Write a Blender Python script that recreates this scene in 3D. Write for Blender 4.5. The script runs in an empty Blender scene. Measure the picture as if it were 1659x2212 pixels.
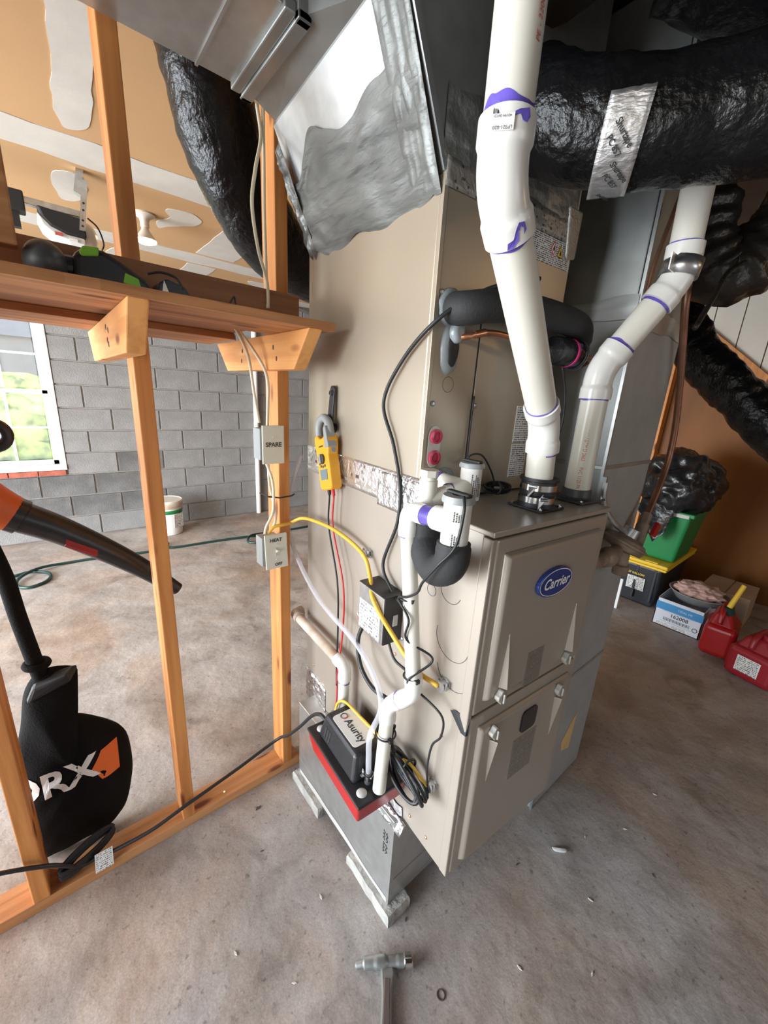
import bpy, bmesh, math, random
from mathutils import Vector, Matrix, noise
random.seed(7)
scene = bpy.context.scene
COL = scene.collection
PI = math.pi

# ------------------------------------------------------------------ camera
cam_d = bpy.data.cameras.new('camera'); cam = bpy.data.objects.new('camera', cam_d); COL.objects.link(cam)
RX = Vector((0.773248, -0.631384, 0.058672)); RY = Vector((-0.133247, -0.252250, -0.958444)); RZ = Vector((0.619946, 0.733297, -0.279182))
cam.matrix_world = Matrix(((RX.x, -RY.x, -RZ.x, 0), (RX.y, -RY.y, -RZ.y, 0), (RX.z, -RY.z, -RZ.z, 1.488), (0, 0, 0, 1)))
cam_d.sensor_fit = 'VERTICAL'; cam_d.sensor_height = 36.0; cam_d.lens = 859.1 * 36.0 / 2212.0
cam_d.clip_start = 0.02; cam_d.clip_end = 200
scene.camera = cam
# ------------------------------------------------------------------ world, sun, daylight, exposure
w = bpy.data.worlds.new('world'); scene.world = w; w.use_nodes = True
nt = w.node_tree; bg = nt.nodes['Background']
sky = nt.nodes.new('ShaderNodeTexSky'); sky.sky_type = 'NISHITA'; sky.sun_elevation = math.radians(38); sky.sun_rotation = math.radians(200); sky.sun_disc = False
nt.links.new(sky.outputs[0], bg.inputs[0]); bg.inputs[1].default_value = 0.6
sun_d = bpy.data.lights.new('sun', 'SUN'); sun = bpy.data.objects.new('sun', sun_d); COL.objects.link(sun)
sun_d.energy = 4.5; sun_d.angle = 0.02; sun_d.color = (1, .95, .86); sun.rotation_euler = (math.radians(48), math.radians(-8), 0)
def area(name, loc, rot, sx, sy, power, color):
    d = bpy.data.lights.new(name, 'AREA'); d.shape = 'RECTANGLE'; d.size = sx; d.size_y = sy; d.energy = power; d.color = color
    o = bpy.data.objects.new(name, d); COL.objects.link(o); o.location = loc; o.rotation_euler = rot; return o
# daylight through an unseen garage door on the left, assumed open, facing +X
area('assumed_garage_daylight', (-3.3, 2.25, 1.12), (0, math.radians(-90), 0), 2.1, 4.0, 470, (0.86, 0.93, 1.0))
area('assumed_side_daylight', (-3.3, -1.2, 1.12), (0, math.radians(-90), 0), 2.1, 1.5, 10, (1.0, 0.93, 0.84))  # fill daylight from an assumed, unseen side doorway, added to light the near floor
area('rear_fill_light', (1.6, -3.22, 1.45), (math.radians(90), 0, 0), 1.1, 1.1, 10, (0.90, 0.95, 1.0))  # frontal fill, added behind the viewer to lift the front faces
scene.view_settings.view_transform = 'Standard'; scene.view_settings.look = 'None'
scene.view_settings.gamma = 1.0; scene.view_settings.use_curve_mapping = False
scene.view_settings.exposure = 0.33

# ------------------------------------------------------------------ materials
def mat(name, col, rough=.5, metal=0., spec=.5, var=0., vs=6., bump=0., bs=60., col2=None, alpha=1., trans=0., emit=None, es=1., stretch=None, coat=0., detail=6.):
    m = bpy.data.materials.new(name); m.use_nodes = True
    n = m.node_tree.nodes; l = m.node_tree.links; p = n['Principled BSDF']
    c = (col[0], col[1], col[2], 1)
    p.inputs['Base Color'].default_value = c; p.inputs['Roughness'].default_value = rough; p.inputs['Metallic'].default_value = metal
    p.inputs['Specular IOR Level'].default_value = spec
    if coat: p.inputs['Coat Weight'].default_value = coat; p.inputs['Coat Roughness'].default_value = .15
    if trans: p.inputs['Transmission Weight'].default_value = trans; p.inputs['IOR'].default_value = 1.45
    if alpha < 1: p.inputs['Alpha'].default_value = alpha
    if emit: p.inputs['Emission Color'].default_value = (*emit, 1); p.inputs['Emission Strength'].default_value = es
    if var or bump or col2:
        tc = n.new('ShaderNodeTexCoord'); mp = n.new('ShaderNodeMapping'); l.new(tc.outputs['Object'], mp.inputs[0])
        if stretch: mp.inputs['Scale'].default_value = stretch
    if var or col2:
        t = n.new('ShaderNodeTexNoise'); t.inputs['Scale'].default_value = vs; t.inputs['Detail'].default_value = detail; l.new(mp.outputs[0], t.inputs[0])
        r = n.new('ShaderNodeValToRGB'); l.new(t.outputs[0], r.inputs[0])
        a = col2 if col2 else tuple(x * (1 - var) for x in col); b = tuple(min(1, x * (1 + var)) for x in col)
        r.color_ramp.elements[0].position = .32; r.color_ramp.elements[1].position = .68
        r.color_ramp.elements[0].color = (*a, 1); r.color_ramp.elements[1].color = (*b, 1)
        l.new(r.outputs[0], p.inputs['Base Color'])
    if bump:
        t2 = n.new('ShaderNodeTexNoise'); t2.inputs['Scale'].default_value = bs; t2.inputs['Detail'].default_value = 5; l.new(mp.outputs[0], t2.inputs[0])
        b2 = n.new('ShaderNodeBump'); b2.inputs['Strength'].default_value = bump; b2.inputs['Distance'].default_value = .01; l.new(t2.outputs[0], b2.inputs['Height']); l.new(b2.outputs[0], p.inputs['Normal'])
    return m

def wood(name, axis, light, dark, knot=True):
    m = bpy.data.materials.new(name); m.use_nodes = True
    n = m.node_tree.nodes; l = m.node_tree.links; p = n['Principled BSDF']; p.inputs['Roughness'].default_value = .62
    tc = n.new('ShaderNodeTexCoord'); mp = n.new('ShaderNodeMapping'); l.new(tc.outputs['Object'], mp.inputs[0])
    s = [26., 26., 26.]; s[axis] = 1.6; mp.inputs['Scale'].default_value = s
    t = n.new('ShaderNodeTexNoise'); t.inputs['Scale'].default_value = 1.2; t.inputs['Detail'].default_value = 6; t.inputs['Distortion'].default_value = .6; l.new(mp.outputs[0], t.inputs[0])
    r = n.new('ShaderNodeValToRGB'); l.new(t.outputs[0], r.inputs[0])
    r.color_ramp.elements[0].position = .33; r.color_ramp.elements[1].position = .60
    r.color_ramp.elements[0].color = (*dark, 1); r.color_ramp.elements[1].color = (*light, 1)
    out = r.outputs[0]
    if knot:
        mp2 = n.new('ShaderNodeMapping'); s2 = [13., 13., 13.]; s2[axis] = 4.4; mp2.inputs['Scale'].default_value = s2; l.new(tc.outputs['Object'], mp2.inputs[0])
        v = n.new('ShaderNodeTexVoronoi'); v.inputs['Scale'].default_value = 1.0; l.new(mp2.outputs[0], v.inputs[0])
        r2 = n.new('ShaderNodeValToRGB'); l.new(v.outputs['Distance'], r2.inputs[0])
        r2.color_ramp.elements[0].position = .10; r2.color_ramp.elements[1].position = .20
        r2.color_ramp.elements[0].color = (.30, .17, .10, 1); r2.color_ramp.elements[1].color = (1, 1, 1, 1)
        mx = n.new('ShaderNodeMix'); mx.data_type = 'RGBA'; mx.blend_type = 'MULTIPLY'; mx.inputs[0].default_value = 1
        l.new(out, mx.inputs[6]); l.new(r2.outputs[0], mx.inputs[7]); out = mx.outputs[2]
    l.new(out, p.inputs['Base Color'])
    b2 = n.new('ShaderNodeBump'); b2.inputs['Strength'].default_value = .15; b2.inputs['Distance'].default_value = .004; l.new(t.outputs[0], b2.inputs['Height']); l.new(b2.outputs[0], p.inputs['Normal'])
    return m

def concrete():
    m = bpy.data.materials.new('concrete_floor'); m.use_nodes = True
    n = m.node_tree.nodes; l = m.node_tree.links; p = n['Principled BSDF']; p.inputs['Roughness'].default_value = .62
    tc = n.new('ShaderNodeTexCoord')
    def nz(scale, det, dist=0.):
        t = n.new('ShaderNodeTexNoise'); t.inputs['Scale'].default_value = scale; t.inputs['Detail'].default_value = det; t.inputs['Distortion'].default_value = dist; l.new(tc.outputs['Object'], t.inputs[0]); return t
    def ramp(src, p0, c0, p1, c1):
        r = n.new('ShaderNodeValToRGB'); l.new(src, r.inputs[0]); e = r.color_ramp.elements
        e[0].position = p0; e[0].color = (*c0, 1); e[1].position = p1; e[1].color = (*c1, 1); return r.outputs[0]
    def mix(a, b, mode, f=1.):
        x = n.new('ShaderNodeMix'); x.data_type = 'RGBA'; x.blend_type = mode
        if isinstance(f, float): x.inputs[0].default_value = f
        else: l.new(f, x.inputs[0])
        l.new(a, x.inputs[6]); l.new(b, x.inputs[7]); return x.outputs[2]
    base = ramp(nz(4.5, 13, .6).outputs[0], .28, (.25, .222, .20), .70, (.45, .42, .395))
    warm = ramp(nz(1.5, 6, .8).outputs[0], .44, (1, 1, 1), .66, (.93, .74, .60))
    c = mix(base, warm, 'MULTIPLY', .8)
    dk = ramp(nz(5.5, 8, 1.).outputs[0], .27, (.42, .40, .38), .42, (1, 1, 1))
    c = mix(c, dk, 'MULTIPLY', .6)
    sp = ramp(nz(60, 5).outputs[0], .27, (.40, .37, .35), .38, (1, 1, 1))
    c = mix(c, sp, 'MULTIPLY', .7)
    gr = ramp(nz(190, 3).outputs[0], .3, (.82, .81, .80), .7, (1.12, 1.11, 1.10)); c = mix(c, gr, 'MULTIPLY', .8)
    l.new(c, p.inputs['Base Color'])
    rr = ramp(nz(4, 6).outputs[0], .3, (.5, .5, .5), .7, (.72, .72, .72)); l.new(rr, p.inputs['Roughness'])
    b = n.new('ShaderNodeBump'); b.inputs['Strength'].default_value = .6; b.inputs['Distance'].default_value = .006
    l.new(nz(22, 10).outputs[0], b.inputs['Height']); l.new(b.outputs[0], p.inputs['Normal'])
    return m

def printed(name, paper, ink, sx=60., sy=14., dens=.5, rough=.5, metal=0., bump=0.):
    """paper with rows of small illegible print; uses UV-less object coords of a flat sheet built in local x/y via attribute 'sheet'"""
    m = bpy.data.materials.new(name); m.use_nodes = True
    n = m.node_tree.nodes; l = m.node_tree.links; p = n['Principled BSDF']; p.inputs['Roughness'].default_value = rough; p.inputs['Metallic'].default_value = metal
    uv = n.new('ShaderNodeUVMap'); uv.uv_map = 'sheet'
    sep = n.new('ShaderNodeSeparateXYZ'); l.new(uv.outputs[0], sep.inputs[0])
    def math_(op, a, b=None):
        q = n.new('ShaderNodeMath'); q.operation = op
        for i, v in ((0, a), (1, b)):
            if v is None: continue
            if isinstance(v, (int, float)): q.inputs[i].default_value = v
            else: l.new(v, q.inputs[i])
        return q.outputs[0]
    row = math_('FRACT', math_('MULTIPLY', sep.outputs[1], sy)); rowid = math_('FLOOR', math_('MULTIPLY', sep.outputs[1], sy))
    inrow = math_('LESS_THAN', row, .55)
    cb = n.new('ShaderNodeCombineXYZ'); l.new(math_('MULTIPLY', sep.outputs[0], sx), cb.inputs[0]); l.new(math_('MULTIPLY', rowid, 7.31), cb.inputs[1])
    t = n.new('ShaderNodeTexNoise'); t.inputs['Scale'].default_value = 1.; t.inputs['Detail'].default_value = 1; l.new(cb.outputs[0], t.inputs[0])
    on = math_('MULTIPLY', inrow, math_('LESS_THAN', t.outputs[0], dens))
    mg = math_('MULTIPLY', math_('GREATER_THAN', sep.outputs[0], .05), math_('LESS_THAN', sep.outputs[0], .95))
    on = math_('MULTIPLY', on, mg)
    mx = n.new('ShaderNodeMix'); mx.data_type = 'RGBA'; l.new(on, mx.inputs[0]); mx.inputs[6].default_value = (*paper, 1); mx.inputs[7].default_value = (*ink, 1)
    l.new(mx.outputs[2], p.inputs['Base Color'])
    if bump:
        tc = n.new('ShaderNodeTexCoord'); t2 = n.new('ShaderNodeTexNoise'); t2.inputs['Scale'].default_value = 45; t2.inputs['Detail'].default_value = 4; t2.inputs['Distortion'].default_value = 1.5; l.new(tc.outputs['Object'], t2.inputs[0])
        b2 = n.new('ShaderNodeBump'); b2.inputs['Strength'].default_value = bump; b2.inputs['Distance'].default_value = .006; l.new(t2.outputs[0], b2.inputs['Height']); l.new(b2.outputs[0], p.inputs['Normal'])
    return m

K = {}
K['concrete'] = concrete()
K['stud'] = wood('pine_stud', 2, (.64, .265, .072), (.44, .155, .035))
K['lumber_x'] = wood('pine_board_x', 0, (.58, .28, .115), (.40, .165, .055))
K['lumber_y'] = wood('pine_block_y', 1, (.72, .35, .115), (.56, .235, .065))
K['dark_board'] = wood('aged_board', 0, (.30, .13, .055), (.20, .08, .03), False)
K['shelf_board'] = wood('rough_shelf_board', 0, (.50, .225, .085), (.27, .10, .035))
K['block'] = mat('concrete_block', (.235, .23, .225), .9, var=.16, vs=5, bump=.35, bs=110)
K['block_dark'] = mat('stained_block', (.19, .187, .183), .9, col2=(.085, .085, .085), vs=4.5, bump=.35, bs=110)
K['mortar'] = mat('mortar', (.27, .25, .23), .95, var=.12, vs=14, bump=.4, bs=90)
K['brick'] = mat('red_brick', (.36, .10, .065), .85, var=.25, vs=14, bump=.3, bs=80)
K['drywall'] = mat('drywall_paper', (.50, .295, .135), .85, var=.05, vs=1.5)
K['mud'] = mat('joint_compound', (.56, .515, .45), .8, var=.05, vs=7, bump=.1, bs=20)
K['furnace'] = mat('taupe_enamel', (.40, .35, .295), .36, .35, var=.03, vs=3, bump=.02, bs=350)
K['coil'] = mat('taupe_coil_enamel', (.42, .36, .28), .34, .35, var=.03, vs=3, bump=.02, bs=350)
K['galv'] = mat('galvanized_steel', (.52, .53, .52), .36, .85, var=.08, vs=26, bump=.03, bs=25)
K['galv_duct'] = mat('dull_galvanized', (.37, .375, .37), .45, .2, var=.08, vs=12, bump=.03, bs=25)
K['galv_dark'] = mat('dark_galvanized', (.36, .37, .355), .45, .8, var=.15, vs=9, bump=.05, bs=18)  # darker galvanized tone; on the trunk throat it stands for shade
K['mastic'] = mat('grey_mastic', (.185, .19, .18), .42, .35, var=.28, vs=5, bump=.5, bs=14, stretch=(3, .7, 3))
K['foil'] = mat('foil_tape', (.66, .66, .66), .30, .96, bump=.9, bs=50)
K['foil_print'] = printed('printed_foil_tape', (.78, .78, .79), (.20, .19, .19), 30, 5, .36, .27, .9, .55)
K['flex'] = mat('black_poly_jacket', (.005, .005, .0055), .26, 0, spec=.32, bump=.6, bs=55)
K['flex_brown'] = mat('dusty_poly_jacket', (.03, .025, .02), .33, 0, spec=.4, bump=.7, bs=30)
K['black_sheet'] = mat('black_duct_liner', (.018, .018, .02), .5, 0, bump=.5, bs=8)
K['pvc'] = mat('white_pvc', (.70, .665, .585), .3, var=.03, vs=8)
K['pvc_w'] = mat('white_pvc_fitting', (.74, .715, .67), .24, var=.02, vs=9)
K['pvc_old'] = mat('stained_pvc', (.74, .68, .60), .4, col2=(.42, .27, .18), vs=9)
K['purple'] = mat('purple_primer', (.12, .085, .42), .35, var=.3, vs=40)
K['rubber'] = mat('black_rubber', (.015, .015, .016), .5)
K['foam'] = mat('black_foam_insulation', (.022, .022, .023), .72, bump=.12, bs=120)
K['blackp'] = mat('black_plastic', (.018, .018, .02), .35, var=.2, vs=20)
K['matte'] = mat('matte_black', (.012, .012, .012), .6)
K['dgrey'] = mat('dark_grey_plastic', (.06, .06, .065), .45)
K['grey'] = mat('grey_plastic', (.30, .31, .31), .4)
K['lgrey'] = mat('light_grey_plastic', (.55, .545, .51), .4)
K['ivory'] = mat('ivory_plate', (.70, .69, .60), .4)
K['ivory_cable'] = mat('ivory_cable', (.72, .63, .47), .5)
K['chrome'] = mat('bright_steel', (.75, .75, .76), .16, 1.)
K['steel'] = mat('zinc_steel', (.58, .60, .61), .32, .95, var=.15, vs=30)
K['rust'] = mat('rusty_iron', (.34, .26, .20), .65, .2, col2=(.17, .11, .075), vs=24, bump=.3, bs=70)
K['copper'] = mat('copper', (.62, .27, .15), .3, .9, var=.25, vs=14)
K['copper_dull'] = mat('dull_copper', (.27, .135, .085), .42, .75, var=.3, vs=12)
K['screw'] = mat('copper_screw', (.50, .27, .14), .4, .8)
K['yellow_cable'] = mat('yellow_cable', (.78, .46, .05), .42)
K['yellow'] = mat('yellow_plastic', (.80, .52, .03), .4)
K['orange_meter'] = mat('orange_yellow_plastic', (.83, .37, .015), .38)
K['orange'] = mat('orange_plastic', (.62, .12, .025), .45)
K['orange_print'] = mat('orange_print', (.78, .16, .03), .7)
K['red'] = mat('red_plastic', (.36, .008, .010), .33, var=.08, vs=10)
K['red_dark'] = mat('dark_red_plastic', (.30, .012, .02), .38, var=.1, vs=10)
K['redwire'] = mat('red_lead', (.55, .03, .03), .4)
K['blue_badge'] = mat('blue_badge', (.018, .04, .21), .25)
K['white'] = mat('white_paint', (.82, .82, .80), .4)
K['white_print'] = mat('white_print', (.80, .80, .78), .7)
K['ink'] = mat('black_ink', (.03, .03, .03), .6)
K['redink'] = mat('red_ink', (.50, .09, .08), .6)
K['green'] = mat('green_plastic', (.012, .20, .055), .38, var=.08, vs=8)
K['lime'] = mat('lime_plastic', (.20, .48, .03), .4)
K['hose'] = mat('green_rubber_hose', (.014, .045, .04), .35)
K['clear'] = mat('clear_vinyl', (.80, .80, .86), .1, alpha=.38)
K['glass'] = mat('hazy_window_glass', (.9, .92, .95), .08, alpha=.09)
K['pink'] = mat('pink_tape', (.80, .04, .28), .5)
K['pinkcloth'] = mat('pink_cloth', (.58, .38, .33), .9, var=.2, vs=12, bump=.5, bs=30)
K['magenta'] = mat('clear_red_plug', (.52, .05, .10), .2)
K['silicone'] = mat('grey_silicone', (.33, .36, .38), .18, var=.1, vs=20, alpha=.85)
K['putty'] = mat('duct_sealant', (.50, .48, .44), .45, bump=.3, bs=40)
K['tan_label'] = mat('tan_paper', (.62, .42, .18), .8, var=.08, vs=20)
K['card'] = mat('cardboard', (.42, .29, .19), .85, var=.06, vs=8)
K['blue'] = mat('blue_print', (.05, .27, .55), .6)
K['white_card'] = mat('white_cardboard', (.66, .69, .76), .6)
K['darkwin'] = mat('dark_sight_glass', (.012, .009, .012), .15)
K['foil_soft'] = mat('satin_foil', (.72, .72, .73), .42, .9, bump=.35, bs=60, stretch=(1, 1, 3))
K['foil_dull'] = printed('dull_printed_foil', (.34, .32, .29), (.10, .09, .08), 34, 5, .42, .5, .6, .5)
K['lowprint'] = printed('grey_print_on_taupe', (.27, .235, .195), (.14, .125, .11), 34, 16, .56, .4, .2)
K['label'] = printed('white_label', (.74, .73, .72), (.08, .08, .085), 44, 16, .54)
K['label2'] = printed('white_label_coarse', (.76, .75, .72), (.1, .1, .1), 26, 9, .5)
K['plylow'] = mat('brown_plywood', (.235, .082, .013), .5, spec=.2, var=.2, vs=2.2, col2=(.14, .048, .008), stretch=(1, 1, .35))
K['bead'] = mat('white_panel_board', (.68, .63, .55), .6, var=.06, vs=3, stretch=(1, 1, .2))
K['wall_grey'] = mat('painted_wall', (.26, .225, .19), .8, var=.05, vs=2)
K['bin'] = mat('black_tote_plastic', (.022, .024, .028), .45)
K['garbage'] = mat('black_garbage_bag', (.014, .014, .015), .26, bump=.7, bs=22)
K['bulb'] = mat('lit_bulb', (1, .9, .75), .4, emit=(1., .78, .5), es=30)
K['porcelain'] = mat('lamp_porcelain', (.72, .66, .56), .35)
K['lcd'] = mat('lcd_screen', (.16, .22, .24), .2)
K['cloth_black'] = mat('black_fabric', (.006, .0057, .0055), .9, spec=.2, var=.2, vs=8, bump=.25, bs=200)
K['led'] = mat('grey_dome', (.52, .48, .46), .35)
K['grass'] = mat('lawn', (.22, .27, .13), .9, var=.3, vs=4)
K['leaf'] = mat('foliage', (.30, .40, .10), .8, var=.7, vs=6, bump=.8, bs=14)
K['bark'] = mat('bark', (.22, .19, .17), .9, var=.3, vs=9)
K['shed'] = mat('grey_shed', (.30, .27, .27), .85, var=.1, vs=4)
K['rock'] = mat('pad_mortar', (.40, .385, .35), .95, var=.25, vs=16, bump=.8, bs=45)
K['debris'] = mat('debris', (.10, .075, .06), .9)
K['debris_light'] = mat('light_debris', (.6, .55, .48), .8)

# ------------------------------------------------------------------ geometry helpers (everything in world coordinates)
OFF = {}
class B:
    def __init__(s): s.bm = bmesh.new()
    def poly(s, pts):
        vs = [s.bm.verts.new(p) for p in pts]; return s.bm.faces.new(vs)
    def box(s, x0, x1, y0, y1, z0, z1, M=None):
        c = [(x0, y0, z0), (x1, y0, z0), (x1, y1, z0), (x0, y1, z0), (x0, y0, z1), (x1, y0, z1), (x1, y1, z1), (x0, y1, z1)]
        return s.hexa(c, M)
    def hexa(s, c, M=None):
        vs = [s.bm.verts.new((M @ Vector(p)) if M else p) for p in c]
        for f in ((0, 3, 2, 1), (4, 5, 6, 7), (0, 1, 5, 4), (1, 2, 6, 5), (2, 3, 7, 6), (3, 0, 4, 7)): s.bm.faces.new([vs[i] for i in f])
        return s
    def prism(s, pts, d):
        """pts: closed polygon (3D), extruded by vector d"""
        d = Vector(d); a = [s.bm.verts.new(p) for p in pts]; b = [s.bm.verts.new(Vector(p) + d) for p in pts]; n = len(pts)
        s.bm.faces.new(a); s.bm.faces.new(b[::-1])
        for i in range(n): s.bm.faces.new([a[(i + 1) % n], a[i], b[i], b[(i + 1) % n]])
        return s
    def ring(s, c, ax, r, seg, ref=None, ry=None):
        ax = Vector(ax).normalized(); ref = Vector(ref) if ref else (Vector((0, 0, 1)) if abs(ax.z) < .9 else Vector((1, 0, 0)))
        e1 = ax.cross(ref).normalized(); e2 = ax.cross(e1).normalized(); ry = ry or r
        return [s.bm.verts.new(Vector(c) + e1 * (r * math.cos(2 * PI * i / seg)) + e2 * (ry * math.sin(2 * PI * i / seg))) for i in range(seg)]
    def bridge(s, a, b):
        n = len(a)
        for i in range(n): s.bm.faces.new([a[i], a[(i + 1) % n], b[(i + 1) % n], b[i]])
    def cyl(s, p0, p1, r0, r1=None, seg=20, cap=True, ref=None):
        p0 = Vector(p0); p1 = Vector(p1); r1 = r0 if r1 is None else r1; ax = p1 - p0
        a = s.ring(p0, ax, r0, seg, ref); b = s.ring(p1, ax, r1, seg, ref); s.bridge(a, b)
        if cap: s.bm.faces.new(a[::-1]); s.bm.faces.new(b)
        return s
    def lathe(s, prof, o, ax=(0, 0, 1), seg=24, capends=True):
        o = Vector(o); ax = Vector(ax).normalized(); rings = [s.ring(o + ax * h, ax, max(r, 1e-4), seg) for r, h in prof]
        for i in range(len(rings) - 1): s.bridge(rings[i], rings[i + 1])
        if capends: s.bm.faces.new(rings[0][::-1]); s.bm.faces.new(rings[-1])
        return s
    def tube(s, pts, r, seg=10, closed=False, cap=True, disp=None):
        """r: number or list. parallel transport frame. disp(i, ang, p)->radius delta"""
        pts = [Vector(p) for p in pts]; n = len(pts); rr = r if isinstance(r, (list, tuple)) else [r] * n
        tan = []
        for i in range(n):
            a = pts[(i - 1) % n] if (closed or i > 0) else pts[i]; b = pts[(i + 1) % n] if (closed or i < n - 1) else pts[i]
            t = (b - a); tan.append(t.normalized() if t.length > 1e-9 else Vector((0, 0, 1)))
        t0 = tan[0]; ref = Vector((0, 0, 1)) if abs(t0.z) < .9 else Vector((1, 0, 0)); e1 = t0.cross(ref).normalized()
        rings = []
        for i in range(n):
            t = tan[i]; e1 = (e1 - t * e1.dot(t)); e1 = e1.normalized() if e1.length > 1e-6 else t.orthogonal().normalized(); e2 = t.cross(e1)
            row = []
            for k in range(seg):
                a = 2 * PI * k / seg; d = e1 * math.cos(a) + e2 * math.sin(a); q = rr[i]
                if disp: q += disp(i, a, pts[i] + d * q)
                row.append(s.bm.verts.new(pts[i] + d * q))
            rings.append(row)
        for i in range(n - 1): s.bridge(rings[i], rings[i + 1])
        if closed: s.bridge(rings[-1], rings[0])
        elif cap: s.bm.faces.new(rings[0][::-1]); s.bm.faces.new(rings[-1])
        return s
    def torus(s, c, ax, R, r, seg=28, sub=8, a0=0, a1=2 * PI, ref=None):
        ax = Vector(ax).normalized(); ref = Vector(ref) if ref else (Vector((0, 0, 1)) if abs(ax.z) < .9 else Vector((1, 0, 0)))
        e1 = ax.cross(ref).normalized(); e2 = ax.cross(e1).normalized(); full = abs(a1 - a0 - 2 * PI) < 1e-6
        k = seg if full else seg + 1
        pts = [Vector(c) + e1 * R * math.cos(a0 + (a1 - a0) * i / seg) + e2 * R * math.sin(a0 + (a1 - a0) * i / seg) for i in range(k)]
        return s.tube(pts, r, sub, closed=full)
    def sphere(s, c, r, seg=16, rings=10, sc=(1, 1, 1), lo=-.5, M=None):
        c = Vector(c); rows = []
        for j in range(rings + 1):
            ph = PI * (lo + (.5 - lo) * j / rings)
            rows.append([s.bm.verts.new(c + Vector((max(r * math.cos(ph), 1e-4) * math.cos(2 * PI * i / seg) * sc[0], max(r * math.cos(ph), 1e-4) * math.sin(2 * PI * i / seg) * sc[1], r * math.sin(ph) * sc[2]))) for i in range(seg)])
        for j in range(rings): s.bridge(rows[j], rows[j + 1])
        s.bm.faces.new(rows[0][::-1]); s.bm.faces.new(rows[-1]); return s
    def sheet(s, p, du, dv, t, n=None, nu=1, nv=1, fn=None):
        """thin printed sheet with uv layer 'sheet': p corner, du/dv edge vectors, thickness t along normal"""
        p = Vector(p); du = Vector(du); dv = Vector(dv); nn = (n and Vector(n)) or du.cross(dv).normalized()
        uvl = s.bm.loops.layers.uv.get('sheet') or s.bm.loops.layers.uv.new('sheet')
        g = [[s.bm.verts.new(p + du * (i / nu) + dv * (j / nv) + nn * (t + (fn(i / nu, j / nv) if fn else 0))) for i in range(nu + 1)] for j in range(nv + 1)]
        back = [s.bm.verts.new(p + du * a + dv * b) for a, b in ((0, 0), (1, 0), (1, 1), (0, 1))]
        for j in range(nv):
            for i in range(nu):
                f = s.bm.faces.new([g[j][i], g[j][i + 1], g[j + 1][i + 1], g[j + 1][i]])
                for lp, (a, b) in zip(f.loops, ((i, j), (i + 1, j), (i + 1, j + 1), (i, j + 1))): lp[uvl].uv = (a / nu, b / nv)
        s.bm.faces.new(back[::-1])
        s.bm.faces.new([back[0], back[1]] + [g[0][i] for i in range(nu, -1, -1)])
        s.bm.faces.new([back[1], back[2]] + [g[j][nu] for j in range(nv, -1, -1)])
        s.bm.faces.new([back[2], back[3]] + [g[nv][i] for i in range(nu + 1)])
        s.bm.faces.new([back[3], back[0]] + [g[j][0] for j in range(nv + 1)])
        return s
    def build(s, name, m, parent=None, smooth=False, bevel=0., seg=2, origin=None, recalc=True):
        bm = s.bm
        if recalc: bmesh.ops.recalc_face_normals(bm, faces=bm.faces[:])
        if parent is not None: o = OFF[parent.name]
        elif origin is not None: o = Vector(origin)
        else:
            xs = [v.co for v in bm.verts]; mn = [min(q[i] for q in xs) for i in range(3)]; mx = [max(q[i] for q in xs) for i in range(3)]
            o = Vector(((mn[0] + mx[0]) / 2, (mn[1] + mx[1]) / 2, mn[2]))
        for v in bm.verts: v.co -= o
        me = bpy.data.meshes.new(name); bm.to_mesh(me); bm.free()
        me.materials.append(K[m] if isinstance(m, str) else m)
        if smooth:
            for p_ in me.polygons: p_.use_smooth = True
        ob = bpy.data.objects.new(name, me); COL.objects.link(ob)
        if parent is not None: ob.parent = parent
        else: ob.location = o
        OFF[ob.name] = o
        if bevel:
            md = ob.modifiers.new('bevel', 'BEVEL'); md.width = bevel; md.segments = seg; md.limit_method = 'ANGLE'; md.angle_limit = math.radians(40); md.harden_normals = False
        if smooth == 'auto':
            for p_ in me.polygons: p_.use_smooth = True
            me.set_sharp_from_angle(angle=math.radians(38))
        return ob
def tag(o, label=None, cat=None, group=None, kind=None):
    if label: o['label'] = label
    if cat: o['category'] = cat
    if group: o['group'] = group
    if kind: o['kind'] = kind
    return o
def thing(name, label, cat, loc, group=None, kind=None):
    o = bpy.data.objects.new(name, None); COL.objects.link(o); o.location = loc; o.empty_display_size = .05; OFF[o.name] = Vector(loc)
    return tag(o, label, cat, group, kind)
def spline(P, n=10, closed=False):
    P = [Vector(p) for p in P]; out = []; m = len(P)
    rng = range(m) if closed else range(m - 1)
    for i in rng:
        p0 = P[(i - 1) % m] if (closed or i > 0) else P[i] * 2 - P[i + 1]; p1 = P[i]; p2 = P[(i + 1) % m]
        p3 = P[(i + 2) % m] if (closed or i < m - 2) else p2 * 2 - p1
        for k in range(n):
            t = k / n; out.append(.5 * ((2 * p1) + (p2 - p0) * t + (2 * p0 - 5 * p1 + 4 * p2 - p3) * t * t + (3 * p1 - p0 - 3 * p2 + p3) * t ** 3))
    if not closed: out.append(P[-1])
    return out
def fillet(P, r, n=8):
    P = [Vector(p) for p in P]; out = [P[0]]
    for i in range(1, len(P) - 1):
        a = (P[i - 1] - P[i]); b = (P[i + 1] - P[i]); la = a.length; lb = b.length; a.normalize(); b.normalize()
        d = min(r, la * .48, lb * .48)
        p0 = P[i] + a * d; p2 = P[i] + b * d
        for k in range(n + 1):
            t = k / n; out.append(p0 * (1 - t) ** 2 + P[i] * 2 * t * (1 - t) + p2 * t * t)
    out.append(P[-1]); return out
F0 = Vector((.6, .405, 0)); YAW = -.06858
FX = Vector((math.cos(YAW), math.sin(YAW), 0)); FY = Vector((-math.sin(YAW), math.cos(YAW), 0))
MF = Matrix.Translation(F0) @ Matrix.Rotation(YAW, 4, 'Z')
def F(u, v, z): return F0 + FX * u + FY * v + Vector((0, 0, z))
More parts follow.
